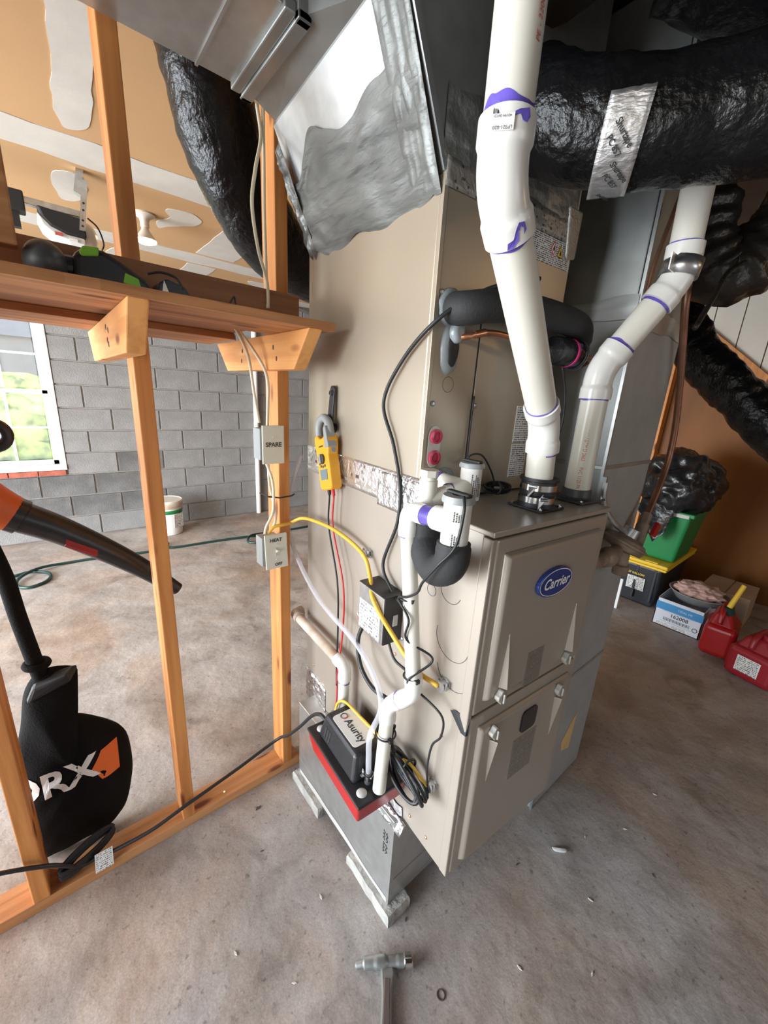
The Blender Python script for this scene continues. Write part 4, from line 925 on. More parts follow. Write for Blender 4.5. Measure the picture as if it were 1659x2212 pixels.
# ------------------------------------------------------------------ clamp meter hanging on a strap
cm = thing('clamp_meter', 'orange clamp meter with grey jaw hanging on the furnace side', 'meter', F(-.03, .55, 1.213))
def cmat(): 
    o = F(-.030, .556, 1.218); up_ = (F(-.030, .602, 1.378) - o).normalized(); n_ = -FX; s_ = up_.cross(n_).normalized()
    return o, up_, n_, s_
o, U_, N_, S_ = cmat()
if S_.dot(FY) < 0: S_ = -S_
def mp(s, h, n): return o + S_ * s + U_ * h + N_ * n
prof = [(-.028, 0), (.028, 0), (.036, .010), (.037, .06), (.035, .10), (.041, .125), (.042, .150), (.034, .162), (.020, .158), (.006, .148), (-.012, .150), (-.026, .160), (-.038, .158), (-.042, .140), (-.040, .120), (-.034, .10), (-.036, .06), (-.036, .010)]
B().prism([mp(s, h, -.018) for s, h in prof], N_ * .036).build('body', 'orange_meter', cm, bevel=.006, seg=3)
jaw = B(); A_ = []
for k in range(17): a = -.55 + (PI + 1.1) * k / 16; A_.append(mp(.004 + .034 * math.cos(a), .172 + .036 * math.sin(a), 0))
jaw.tube(A_, [.012] * 17, 10); jaw.build('jaw', 'grey', cm, smooth='auto')
B().prism([mp(-.044, .120, .019), mp(-.020, .115, .019), mp(-.022, .175, .019), mp(-.036, .180, .019)], -N_ * .03).build('jaw_lever', 'grey', cm, bevel=.003)
scn = B().prism([mp(-.020, .030, .0185), mp(.020, .030, .0185), mp(.022, .060, .0185), mp(-.022, .060, .0185)], N_ * .0008).build('screen', 'lcd', cm)
B().cyl(mp(.0, .090, .018), mp(0, .090, .024), .015, seg=20).build('dial', 'dgrey', cm, smooth='auto'); B().prism([mp(-.004, .078, .024), mp(.004, .078, .024), mp(.004, .104, .024), mp(-.004, .104, .024)], N_ * .004).build('dial_pointer', 'grey', cm, bevel=.001)
for s, h in ((-.012, .070), (.0, .068), (.012, .070), (.018, .078)): B().cyl(mp(s, h, .018), mp(s, h, .0195), .004, seg=10).build('button', 'dgrey', cm)
B().prism([mp(-.012, .124, .0183), mp(.014, .124, .0183), mp(.014, .128, .0183), mp(-.012, .128, .0183)], N_ * .0005).build('print_mark', 'ink', cm)
B().cyl(mp(-.0375, .112, 0), mp(-.0395, .112, 0), .008, seg=16).build('side_button', 'grey', cm)
B().cyl(mp(.014, .004, 0), mp(.016, -.014, 0), .006, .005, 12).build('plug', 'rubber', cm); B().cyl(mp(-.008, .004, 0), mp(-.010, -.018, 0), .006, .005, 12).build('plug', 'redwire', cm)
def cable(name, P, rad, m, label, cat, n=10, seg=8, closed=False): return tag(B().tube(spline(P, n), rad, seg).build(name, m, None, True), label, cat)
ld_b = mp(.016, -.014, 0); ld_r = mp(-.010, -.018, 0)
cable('test_lead', [ld_b, ld_b + Vector((0, 0, -.10)), F(-.034, .50, .95), F(-.034, .488, .80), F(-.034, .49, .68), F(-.04, .475, .60)], .0028, 'rubber', 'thin black test lead hanging from the orange meter', 'cable')
cable('test_lead', [ld_r, ld_r + Vector((0, 0, -.10)), F(-.032, .468, .95), F(-.032, .462, .80), F(-.036, .478, .65), F(-.042, .468, .56), F(-.05, .462, .53)], .0028, 'redwire', 'thin red test lead hanging from the orange meter', 'cable')
hs = thing('magnet_hanger', 'black rubber hanging strap on the furnace above the meter', 'strap', F(-.01, .60, 1.37))
B().prism([F(-.020, .585, 1.385), F(-.020, .618, 1.375), F(-.012, .612, 1.50), F(-.012, .607, 1.508), F(-.012, .590, 1.508), F(-.012, .585, 1.500)], FX * .006).build('strap', 'rubber', hs, bevel=.003)
B().torus(F(-.0175, .5985, 1.488), FX, .006, .0018, 16, 6).build('eyelet', 'dgrey', hs); B().cyl(F(-.014, .60, 1.39), F(0, .60, 1.39), .014, seg=18).build('magnet', 'rubber', hs, smooth='auto')
# ------------------------------------------------------------------ cables on the furnace
cable('power_cable', [Vector((.575, 1.168, 1.06)), Vector((.600, 1.13, 1.085)), F(-.035, .66, 1.094), F(-.03, .52, 1.102), F(-.024, .387, 1.080), F(-.03, .335, 1.035), F(-.066, .262, 1.008), F(-.05, .19, .94), F(-.04, .12, .897), F(-.022, .062, .885)], .0058, 'yellow_cable', 'thick yellow power cable arching from the stud to the upper clamp', 'cable')
cable('power_cable', [F(-.072, .424, .540), F(-.068, .416, .590), F(-.058, .385, .611), F(-.050, .31, .610), F(-.044, .235, .609), F(-.046, .18, .608), F(-.040, .11, .632), F(-.022, .062, .598)], .0042, 'yellow_cable', 'thin yellow cable running over the pump to the lower clamp', 'cable')
cable('control_cable', [F(.20, .12, 1.735), F(.085, .15, 1.70), F(-.002, .190, 1.638), F(-.012, .284, 1.563), F(-.012, .344, 1.473), F(-.010, .298, 1.382), F(-.008, .266, 1.290), F(-.010, .263, 1.20), F(-.014, .304, 1.080), F(-.02, .255, 1.032), F(-.025, .21, 1.018), F(-.004, .19, 1.0)], .0042, 'rubber', 'black cable looping from the coil case down to the control box', 'cable')
cable('pump_cable', [F(-.03, .345, .90), F(-.045, .355, .84), F(-.05, .33, .775), F(-.05, .27, .745), F(-.045, .20, .755), F(-.04, .165, .76)], .0058, 'rubber', 'thick black cord looping from the control box behind the drain', 'cable')
cable('control_cable', [F(-.03, .24, .897), F(-.03, .21, .862), F(-.03, .16, .86), F(-.07, .115, .885)], .0035, 'rubber', 'short black cable from the control box bottom to the drain pipe', 'cable')
cable('sensor_wire', [F(uT - .012, t2v - .022, 1.338), F(uT - .022, -.022, 1.315), F(uT - .026, -.016, 1.255), F(uT - .040, .006, 1.215), F(uT - .040, .040, 1.168), F(uT - .034, .058, 1.138), F(uT - .022, .10, 1.105), F(uT - .018, .132, 1.085), F(uT - .012, .102, 1.05), F(uT - .01, .105, 1.0), F(-.04, .07, .955), F(uT - .008, .092, .905), F(-.05, .09, .86), F(-.03, .035, .83), F(-.03, .03, .78), F(-.028, .055, .73), F(-.03, .06, .66), F(-.02, .06, .60)], .0026, 'rubber', 'thin black sensor wire tied down the white drain pipe', 'cable')
for (p, ax, rad, lab2) in ((F(uT + .005, .129, 1.085), Zv, .0195, 'upper black cable tie on the drain pipe'), (F(uT + .011, .099, .905), Zv, .0195, 'middle black cable tie on the drain pipe'), (F(uT - .010, .151, .715), Zv, .024, 'lower black cable tie on the drain pipe')):
    ty = thing('cable_tie', lab2, 'cable tie', p - Zv * .003, 'cable ties on the drain'); B().torus(p, ax, rad, .0022, 24, 6).build('band', 'rubber', ty, True); B().box(-.005, .005, -.005, .005, -.004, .004, Matrix.Translation(p - FY * rad - FX * .004)).build('tie_head', 'rubber', ty)
# bundled cord by the lower clamp
bn = thing('cord_bundle', 'coiled black cord tied in a bundle beside the pump', 'cord', F(-.05, .11, .56))
for i in range(5):
    ph = i * .9; c0 = F(-.045 + .008 * (i % 3 - 1), .10 + .006 * i, .605 - .004 * i)
    pts = [c0 + FY * (.058 * math.cos(a)) + Zv * (.030 * math.sin(a) - .022 * math.cos(a) * (-1)) * 1.0 - FX * (.012 * math.sin(a * 1 + ph)) for a in [2 * PI * k / 24 for k in range(24)]]
    B().tube(pts, .0048, 8, closed=True).build('loop', 'rubber', bn, True)
B().torus(F(-.045, .105, .63), FY, .020, .003, 18, 6).build('tie', 'rubber', bn, True)
B().tube(spline([F(-.06, .155, .72), F(-.062, .16, .67), F(-.055, .14, .63), F(-.05, .11, .62)], 8), .005, 8).build('lead', 'rubber', bn, True)
# clear tube from the garage side to the pump
cable('clear_tube', [F(-.02, .79, 1.285), F(-.05, .80, 1.178), F(-.055, .836, 1.07), F(-.055, .764, .955), F(-.055, .583, .862), F(-.055, .331, .828), F(-.06, .214, .749), F(-.105, .190, .685), F(-.102, .195, .61), F(-.098, .196, .545)], .0075, 'clear', 'clear plastic tube curving from behind the stud down into the pump', 'tube', 14, 10)
# refrigerant lines
rl = thing('suction_line', 'black foam insulated refrigerant line on the coil case front', 'pipe', F(.2, .16, 1.62))
B().tube(spline([F(.044, vp - .004, 1.665), F(.048, .165, 1.662), F(.10, .150, 1.672), F(.20, .148, 1.682), F(.32, .150, 1.685), F(.43, .158, 1.680), F(.475, .175, 1.655)], 8), [.022, .026] + [.031] * 47, 22).build('insulation', 'foam', rl, smooth='auto')
B().tube(spline([F(.475, .175, 1.655), F(.485, .18, 1.63), F(.50, .20, 1.60)], 6), .027, 20).build('insulation_end', 'dgrey', rl, smooth='auto')
ll = thing('liquid_line', 'bare copper liquid line with black filter drier on the coil case', 'pipe', F(.2, .17, 1.58))
B().tube(spline([F(.058, vp - .008, 1.612), F(.075, .180, 1.616), F(.113, .170, 1.627), F(.17, .165, 1.628), F(.25, .162, 1.618), F(.30, .160, 1.612)], 8), .006, 12).build('copper_tube', 'copper', ll, smooth='auto')
B().cyl(F(.088, .176, 1.620), F(.112, .170, 1.627), .0078, seg=14).build('brazed_joint', 'copper', ll, smooth='auto')
dd = B().lathe([(.008, -.095), (.012, -.07), (.031, -.055), (.033, -.045), (.033, .045), (.031, .055), (.014, .066), (.008, .09)], F(.395, .158, 1.617), FX, 26).build('filter_drier', 'blackp_gloss' if 'blackp_gloss' in K else 'garbage', ll, smooth='auto')
b = B(); b.lathe([(.0334, -.006), (.0336, -.006), (.0336, .006), (.0334, .006)], F(.402, .158, 1.617), FX, 26, False); b.build('pink_band', 'pink', dd, True)
b = B(); b.lathe([(.0335, -.003), (.036, -.002), (.036, .002), (.0335, .003)], F(.436, .158, 1.617), FX, 26, False); b.build('rim', 'blackp', dd, True)
B().tube(spline([F(.48, .158, 1.617), F(.52, .162, 1.612), F(.545, .20, 1.60)], 6), .008, 12).build('copper_tube', 'copper_dull', ll, smooth='auto')
# thermostat wire with its bundle on top of the furnace
tw = thing('thermostat_wire', 'black wire with a coiled bundle on the furnace top', 'wire', F(.22, .2, ZT + .004))
B().tube(spline([F(.139, vp - .006, 1.50), F(.136, vp - .008, 1.42), F(.132, .198, 1.358), F(.110, .186, 1.352), F(.118, .172, 1.372), F(.160, .176, 1.368), F(.20, .178, 1.33), F(.222, .178, 1.295)], 8), .0022, 7).build('wire', 'rubber', tw, True)
for i in range(6):
    c0 = F(.235, .178 + .004 * (i % 3), ZT + .022 + .003 * (i % 4)); a0 = random.uniform(-.3, .3)
    pts = [c0 + (FX * .8 - FY * .35) * (.040 * math.cos(a)) + (FY * .5 + Zv * .7) * (.013 * math.sin(a + a0)) for a in [2 * PI * k / 20 for k in range(20)]]
    B().tube(pts, .0026, 6, closed=True).build('coil_loop', 'rubber', tw, True)
B().torus(F(.232, .178, ZT + .026), FX, .014, .004, 16, 6).build('tie', 'rubber', tw, True)
cable('sensor_wire', [F(.405, .165, 1.585), F(.43, .16, 1.52), F(.44, .16, 1.44), F(.42, .165, 1.39), F(.412, .18, 1.33)], .003, 'rubber', 'black wire hanging below the filter drier', 'wire')
cable('sensor_wire', [F(.55, .3, 1.50), F(.50, .24, 1.44), F(.435, .19, 1.385), F(.418, .185, 1.34)], .003, 'rubber', 'black wire slanting behind the right vent pipe', 'wire')
# ------------------------------------------------------------------ flexible ducts
def flexduct(P, rad, name, m, label, n=14, seg=40, rip=.0, pitch=.055, wr=.012, seed=0, par=None, sag=None):
    pts = spline(P, n); L = [0]
    for i in range(1, len(pts)): L.append(L[-1] + (pts[i] - pts[i - 1]).length)
    # resample evenly
    step = .011; Q = []; k = 0; s = 0
    while s < L[-1]:
        while k < len(L) - 2 and L[k + 1] < s: k += 1
        t = (s - L[k]) / max(1e-6, L[k + 1] - L[k]); Q.append(pts[k].lerp(pts[k + 1], t)); s += step
    rr = rad if not isinstance(rad, (list, tuple)) else [rad[0] + (rad[1] - rad[0]) * i / len(Q) for i in range(len(Q))]
    def disp(i, a, p):
        d = wr * noise.noise(p * 7 + Vector((seed, 0, 0))) + wr * .55 * noise.noise(Vector((i * step * 34, math.cos(a) * 1.6 + seed, math.sin(a) * 1.6))) + wr * .35 * noise.noise(p * 31)
        return d + rip * math.sin(i * step / pitch * 2 * PI)
    ob = B().tube(Q, rr, seg, disp=disp).build(name, m, par, True)
    if label: tag(ob, label, 'duct')
    return ob
flexduct([(.44, 1.50, 2.62), (.475, 1.50, 2.42), (.525, 1.52, 2.26), (.605, 1.56, 2.125), (.735, 1.62, 2.03), (.94, 1.68, 1.985), (1.30, 1.72, 1.985), (1.8, 1.75, 2.05)], .125, 'flexible_duct', 'flex', 'black jacketed flexible duct curving down behind the stud', wr=.0075, seed=1)
fd = thing('flexible_duct', 'black jacketed flexible duct with foil tape patch at upper right', 'duct', (.86, .3, 1.86))
FP = [(.80, .585, 2.04), (.80, .50, 1.985), (.848, .39, 1.955), (.893, .295, 1.951), (.93, .20, 1.95), (.97, .06, 1.96), (1.0, -.12, 1.98), (1.05, -.5, 2.02)]
flexduct(FP, .086, 'jacket', 'flex', None, wr=.008, seed=4, par=fd)
# foil patch wrapped on the duct, facing the viewer
pc = Vector((.838, .412, 1.958)); axf = (Vector((.893, .295, 1.968)) - Vector((.848, .39, 1.972))).normalized(); toC = (Vector((0, 0, 1.488)) - pc); toC -= axf * toC.dot(axf); toC.normalize(); upf = axf.cross(toC)
if upf.z < 0: upf = -upf
b = B(); uvl = b.bm.loops.layers.uv.new('sheet'); g = []; nu, nv = 8, 22
for j in range(nv + 1):
    a = -1.25 + 1.75 * j / nv; row_ = []
    for i in range(nu + 1):
        s = (i / nu - .5) * .062; rr = .095 + .002 * noise.noise(Vector((i * .9, j * .5, 2))) + (.006 * max(0, -a - .9))
        row_.append(b.bm.verts.new(pc + axf * (s + .012 * (j / nv - .5)) + toC * (rr * math.cos(a)) + upf * (rr * math.sin(a))))
    g.append(row_)
for j in range(nv):
    for i in range(nu):
        f_ = b.bm.faces.new([g[j][i], g[j][i + 1], g[j + 1][i + 1], g[j + 1][i]])
        for lp, (x_, y_) in zip(f_.loops, ((i, j), (i + 1, j), (i + 1, j + 1), (i, j + 1))): lp[uvl].uv = (x_ / nu, y_ / nv)
pt = b.build('foil_patch', 'foil_soft' if 'foil_soft' in K else 'foil', fd, True)
s_ = pt.modifiers.new('solid', 'SOLIDIFY'); s_.thickness = .0008
rdir = toC.cross(upf); rdir = axf if axf.dot(Vector((.77, -.63, 0))) > 0 else -axf
for (a, off, tx, sz) in ((-.10, .0075, 'Shurtape', .0135), (-.16, -.0075, 'PC 857', .0125), (-.66, .0115, 'Shurtape', .0135), (-.72, -.0035, 'PC 857', .0125), (-1.1, -.012, 'Shurtape', .010)):
    n_ = (toC * math.cos(a) + upf * math.sin(a)); t_ = (upf * math.cos(a) - toC * math.sin(a)); dia = (-t_ * .80 + rdir * .6).normalized(); per = n_.cross(dia); pp = pc + n_ * .0975 + per * off
    text('tape_print', tx, sz, pp, dia, per, 'ink', pt, bold=.0003, sx=.9)
flexduct([(.86, .34, 2.25), (.93, .27, 2.215), (1.02, .17, 2.20), (1.10, .03, 2.20), (1.25, -.3, 2.25)], .150, 'flexible_duct', 'flex', 'large black flexible duct along the top edge above the taped duct', wr=.015, seed=7)
flexduct([(1.27, .30, 2.31), (1.42, .20, 2.29), (1.7, .02, 2.28), (2.1, -.3, 2.3)], .14, 'flexible_duct', 'flex', 'large black flexible duct behind the right vent pipe near the ceiling', wr=.016, seed=9)
flexduct([(2.35, .93, 2.22), (2.31, .76, 1.985), (2.30, .615, 1.775), (2.30, .445, 1.605), (2.30, .27, 1.45), (2.3, .05, 1.28), (2.35, -.3, 1.18)], .092, 'flexible_duct', 'flex', 'shiny black flexible duct sloping down below the slanted pine rail', wr=.013, seed=11)
flexduct([(1.86, .72, 2.38), (1.84, .60, 2.20), (1.86, .54, 2.02), (1.90, .48, 1.955), (1.95, .40, 2.05), (2.0, .30, 2.22), (2.06, .15, 2.36)], .10, 'flexible_duct', 'flex_brown', 'dusty dark flexible duct drooping in folds by the right vent pipe', wr=.022, seed=13, rip=.006, pitch=.05)
flexduct([(.72, .585, 2.42), (.73, .555, 2.30), (.75, .53, 2.18)], .13, 'flexible_duct', 'flex', 'short black flexible duct collar joined to the plenum front', wr=.014, seed=17)
cable('hanging_strap', [(1.30, .36, 1.70), (1.42, .37, 1.79), (1.62, .40, 1.90), (1.95, .42, 2.02)], .007, 'flex_brown', 'thin dark strap reaching from the right vent pipe to the folded duct', 'strap')
# ------------------------------------------------------------------ gas line with regulator on the right
gl = thing('gas_line', 'dull copper gas pipe with rusty regulator and red valve handle', 'pipe', (1.5, .43, 1.0))
B().tube(spline([(1.555, .432, 1.142), (1.60, .436, 1.195), (1.652, .44, 1.275), (1.672, .442, 1.36), (1.655, .445, 1.47), (1.60, .448, 1.60), (1.545, .45, 1.70), (1.485, .45, 1.80), (1.49, .46, 1.9)], 8), .0105, 14).build('copper_pipe', 'copper_dull', gl, smooth='auto')
B().cyl((1.535, .430, 1.115), (1.56, .434, 1.15), .017, seg=6).build('flare_nut', 'rust', gl); B().cyl((1.495, .425, 1.055), (1.535, .430, 1.115), .021, seg=14).build('valve_body', 'rust', gl, smooth='auto')
B().hexa([(1.512, .388, 1.092), (1.548, .388, 1.078), (1.548, .402, 1.078), (1.512, .402, 1.092), (1.545, .388, 1.134), (1.585, .388, 1.118), (1.585, .402, 1.118), (1.545, .402, 1.134)]).build('valve_handle', 'red', gl, bevel=.004)
ax_ = Vector((.32, -.25, .9)).normalized(); rc = Vector((1.37, .425, 1.085))
B().lathe([(.02, -.028), (.062, -.020), (.066, -.012), (.066, -.004), (.072, -.003), (.072, .004), (.066, .005), (.060, .014), (.030, .022), (.026, .024)], rc, ax_, 28).build('regulator_body', 'rust', gl, smooth='auto')
B().lathe([(.026, .020), (.024, .050), (.021, .052)], rc, ax_, 18).build('regulator_cap', 'steel', gl, smooth='auto')
B().tube(spline([rc + ax_ * .03, (1.31, .44, 1.15), (1.262, .46, 1.20), (1.235, .465, 1.245), (1.232, .466, 1.285)], 6), [.009] * 25, 8).build('support_strap', 'steel', gl, smooth='auto')
B().box(1.226, 1.238, .462, .478, 1.22, 1.30).build('bracket', 'steel', gl)
B().cyl((1.40, .425, 1.05), (1.40, .425, .985), .018, seg=12).build('nipple', 'rust', gl, smooth='auto'); B().lathe([(.024, 0), (.025, .03), (.02, .034)], (1.40, .425, .968), (0, 0, 1), 12).build('pipe_cap', 'rust', gl, smooth='auto')
B().tube(fillet([(1.33, .425, 1.07), (1.25, .41, 1.075), (1.12, .40, 1.085), (1.06, .40, 1.09)], .02), .019, 14).build('iron_pipe', 'rust', gl, smooth='auto'); B().sphere((1.20, .405, 1.078), .03, 14, 8, (1.3, 1, 1)).build('union', 'rust', gl, smooth='auto')
cl = thing('refrigerant_tube', 'dark thin copper tube bending down beside the upper return duct', 'pipe', (1.25, .45, 1.75))
B().tube(spline([(1.18, .47, 2.16), (1.245, .458, 2.12), (1.275, .45, 2.08), (1.272, .45, 2.02), (1.235, .45, 1.93), (1.20, .45, 1.84), (1.185, .45, 1.76), (1.15, .46, 1.68)], 8), .0055, 10).build('tube', 'copper_dull', cl, smooth='auto')
# ------------------------------------------------------------------ switch boxes on the stud
def swbox(name, label, x0, x1, z0, z1, tilt):
    t = thing(name, label, 'switch box', ((x0 + x1) / 2, 1.16, z0))
    B().box(x0 - .006, x0 + .055, 1.145, 1.195, z0 + .012, z1 - .010).build('back_box', 'grey', t, bevel=.002)
    B().hexa([(x0 + tilt, 1.139, z0), (x1 + tilt, 1.139, z0), (x1 + tilt, 1.146, z0), (x0 + tilt, 1.146, z0), (x0, 1.139, z1), (x1, 1.139, z1), (x1, 1.146, z1), (x0, 1.146, z1)]).build('cover_plate', 'ivory', t, bevel=.002)
    return t
s1 = swbox('blank_switch_box', 'blank plate switch box marked SPARE on the right stud', .478, .547, 1.270, 1.385, 0)
text('lettering', 'SPARE', .0185, (.5125, 1.1385, 1.328), Xv, Zv, 'ink', s1, bold=.0004)
for z in (1.305, 1.35): B().cyl((.5125, 1.139, z), (.5125, 1.1375, z), .0028, seg=8).build('screw', 'ivory', s1)
s2 = swbox('toggle_switch_box', 'toggle switch box marked HEAT and OFF on the right stud', .476, .552, .922, 1.042, .005)
text('lettering', 'HEAT', .0165, (.514, 1.1385, 1.022), Xv, Zv, 'ink', s2, bold=.0004); text('lettering', 'OFF', .0145, (.522, 1.1385, .937), Xv, Zv, 'ink', s2, bold=.0004)
B().box(.511, .521, 1.1375, 1.139, .968, .995).build('toggle_slot', 'lgrey', s2); B().hexa([(.513, 1.128, .985), (.519, 1.128, .985), (.519, 1.139, .978), (.513, 1.139, .978), (.513, 1.124, .992), (.519, 1.124, .992), (.519, 1.139, .989), (.513, 1.139, .989)]).build('toggle', 'ivory', s2)
for z in (.955, 1.008): B().cyl((.516, 1.139, z), (.516, 1.1375, z), .0028, seg=8).build('screw', 'ivory', s2)
def ycab(P, lab): cable('power_cable', P, .0046, 'ivory_cable', lab, 'cable')
ycab([(.50, 1.172, 2.16), (.503, 1.16, 2.09), (.470, 1.12, 2.0), (.455, 1.11, 1.92), (.472, 1.12, 1.83), (.500, 1.135, 1.765), (.505, 1.14, 1.70)], 'ivory cable bowing left from the duct down to the shelf')
ycab([(.515, 1.170, 2.18), (.512, 1.165, 2.06), (.508, 1.16, 1.93), (.506, 1.152, 1.80), (.503, 1.146, 1.70)], 'ivory cable running straight down the stud to the shelf')
ycab([(.470, 1.29, 1.66), (.478, 1.20, 1.60), (.499, 1.165, 1.545), (.510, 1.165, 1.50), (.508, 1.165, 1.44), (.505, 1.165, 1.38)], 'ivory cable from the shelf gap into the top of the SPARE box')
ycab([(.464, 1.29, 1.66), (.466, 1.20, 1.58), (.470, 1.17, 1.47), (.480, 1.165, 1.39)], 'ivory cable left of the stud above the SPARE box')
ycab([(.498, 1.165, 1.272), (.512, 1.155, 1.22), (.514, 1.15, 1.17), (.512, 1.155, 1.11), (.492, 1.16, 1.065), (.488, 1.165, 1.04)], 'ivory cable between the two switch boxes on the stud')
ycab([(.505, 1.165, 1.272), (.506, 1.16, 1.20), (.516, 1.155, 1.14), (.520, 1.155, 1.08), (.500, 1.165, 1.04)], 'thinner ivory cable beside it between the two switch boxes')
cable('yellow_cable_tail', [(.500, 1.165, 1.04), (.515, 1.155, 1.062), (.545, 1.15, 1.066), (.58, 1.165, 1.062)], .0055, 'yellow_cable', 'yellow cable stub leaving the top of the HEAT switch box', 'cable')
ct = thing('cable_tie', 'black tie strapping the ivory cables to the right stud', 'cable tie', (.53, 1.15, 1.16), 'cable ties on the drain')
B().tube([(.486, 1.19, 1.170), (.498, 1.155, 1.165), (.535, 1.15, 1.158), (.58, 1.158, 1.158), (.598, 1.175, 1.158)], .0025, 6).build('band', 'rubber', ct)
# ------------------------------------------------------------------ black extension cord along the sill
ec = thing('extension_cord', 'black extension cord looping from the pump across the sill to the bag', 'cord', (.2, 1.1, .06))
B().tube(spline([F(-.10, .430, .532), F(-.105, .462, .530), (.540, .945, .46), (.532, 1.01, .37), (.524, 1.09, .27), (.512, 1.163, .195), (.36, 1.168, .150), (.19, 1.166, .115), (.08, 1.17, .085), (-.02, 1.19, .062), (-.06, 1.20, .060), (-.11, 1.20, .064), (-.17, 1.171, .16), (-.30, 1.168, .24), (-.45, 1.168, .26)], 10), .0058, 9).build('cord', 'rubber', ec, True)
for i in range(5):
    a0 = random.uniform(0, 6); pts = [Vector((-.085, 1.222, .052)) + Vector((.070 * math.cos(a), .030 * math.cos(a) + .012 * math.sin(a), .016 + .014 * math.sin(a + a0 * .1) + .006 * i)) for a in [2 * PI * k / 22 for k in range(22)]]
    B().tube(pts, .0048, 8, closed=True).build('loop', 'rubber', ec, True)
tg = B().sheet((-.075, 1.172, .032), (.046, 0, 0), (.004, .022, .048), .0006, (0, -1, .4)); tg.build('cord_tag', 'label2', ec)
# ------------------------------------------------------------------ leaf blower vacuum behind the studs
bv = thing('leaf_blower', 'orange and black leaf blower vacuum hanging behind the stud wall', 'leaf blower', (-.05, 1.33, .06))
YV = 1.35
tubep = [(-.10, YV, 1.138), (-.02, YV, 1.085), (.08, YV, 1.003), (.16, YV, .93), (.215, YV, .872), (.257, YV, .828)]
B().tube(spline(tubep, 8), [.041 - .021 * (i / 40) ** 1.1 for i in range(41)], 24).build('nozzle_tube', 'dgrey_brown' if 'dgrey_brown' in K else 'blackp', bv, smooth='auto')
B().lathe([(.046, 0), (.046, .02), (.042, .022)], (-.105, YV, 1.142), Vector((.82, 0, -.57)), 24).build('tube_collar', 'blackp', bv, smooth='auto')
B().tube(spline([(-.20, YV, 1.22), (-.15, YV, 1.175), (-.105, YV, 1.142)], 8), [.070 - .024 * i / 16 for i in range(17)], 22).build('orange_throat', 'orange', bv, smooth='auto')
b = B(); m = bmesh.new(); bmesh.ops.create_uvsphere(m, u_segments=24, v_segments=16, radius=1)
for v in m.verts: v.co = Vector((-.29 + v.co.x * .11, YV + v.co.y * .085, 1.27 + v.co.z * .10))
b.bm.free(); b.bm = m; b.build('motor_housing', 'orange', bv, True)
B().torus((-.115, YV, 1.342), (0, 1, 0), .030, .0135, 24, 10).build('handle_ring', 'blackp', bv, True)
B().tube(spline([(-.24, YV, 1.32), (-.19, YV, 1.36), (-.14, YV, 1.365)], 6), .018, 12).build('handle_bar', 'blackp', bv, True)
B().hexa([(-.01, YV - .0425, 1.055), (.055, YV - .040, 1.010), (.058, YV - .034, 1.020), (-.008, YV - .037, 1.067), (-.014, YV - .040, 1.048), (.05, YV - .037, 1.003), (.055, YV - .041, 1.008), (-.01, YV - .043, 1.053)]).build('red_sticker', 'red_dark', bv)
YG = 1.345; KG = YG / 1.25
def BP(x, z, y=0.): return (x * KG, YG + y, max(.004, 1.488 + (z - 1.488) * KG))
B().tube(spline([(-.22, YV, 1.24), (-.175, YV, 1.13), BP(-.136, 1.02), BP(-.127, .90), BP(-.116, .78), BP(-.108, .70)], 8), .019, 14).build('bag_strap', 'cloth_black', bv, smooth='auto')
bag = puffy(spline([BP(*q) for q in ((-.145, .690), (-.10, .735), (-.034, .712), (-.050, .655), (-.075, .585), (-.03, .545), (.022, .492), (.056, .436), (.062, .33), (.052, .25), (.024, .155), (-.03, .098), (-.09, .094), (-.155, .096), (-.20, .13), (-.225, .30), (-.20, .47), (-.17, .58))], 5, True), (0, -1, 0), .06, 7, 3, .010)
bago = bag.build('collection_bag', 'cloth_black', bv, True)
B().hexa([BP(-.15, .655, -.03), BP(-.05, .695, -.045), BP(-.03, .712, -.01), BP(-.14, .68, 0), BP(-.13, .70, -.03), BP(-.055, .725, -.05), BP(-.028, .732, -.015), BP(-.12, .72, 0)]).build('bag_neck', 'matte', bv, bevel=.008)
B().torus(BP(-.112, .755), (.1, 0, 1), .024, .010, 20, 8).build('strap_knot', 'cloth_black', bv, True)
from mathutils.bvhtree import BVHTree
_bm = bmesh.new(); _bm.from_mesh(bago.data); _bm.transform(Matrix.Translation(OFF[bago.name])); TREE = BVHTree.FromBMesh(_bm); _bm.free()
def onbag(x, z, lift=.0015):
    h = TREE.ray_cast(Vector((x, .5, z)), Vector((0, 1, 0)))[0]
    return (x, (h.y if h else YG) - lift, z)
def bagpoly(name, V, Fc, m, lift):
    b = B(); vs = [b.bm.verts.new((x, 0, z)) for x, z in V]
    for q in Fc:
        try: b.bm.faces.new([vs[i] for i in q])
        except ValueError: pass
    for _ in range(2): bmesh.ops.subdivide_edges(b.bm, edges=[e for e in b.bm.edges if e.calc_length() > .012], cuts=1, use_grid_fill=True)
    bmesh.ops.triangulate(b.bm, faces=b.bm.faces[:])
    for v in b.bm.verts: v.co = onbag(v.co.x, v.co.z, lift)
    return b.build(name, m, bago, recalc=False)
tv, tf = text_geo('ORX', .112, .0, .0035); cx, _, cz = BP(-.130, .400)
bagpoly('lettering', [(cx + p[0] * .86 * KG, cz + p[1] * KG + p[0] * .06) for p in tv], tf, 'white_print', .0025)
P5 = [BP(*q) for q in ((-.040, .396), (-.012, .446), (.030, .452), (.026, .352), (-.020, .346))]
bagpoly('orange_arrow', [(q[0], q[2]) for q in P5], [(0, 1, 2, 3, 4)], 'orange_print', .0018)
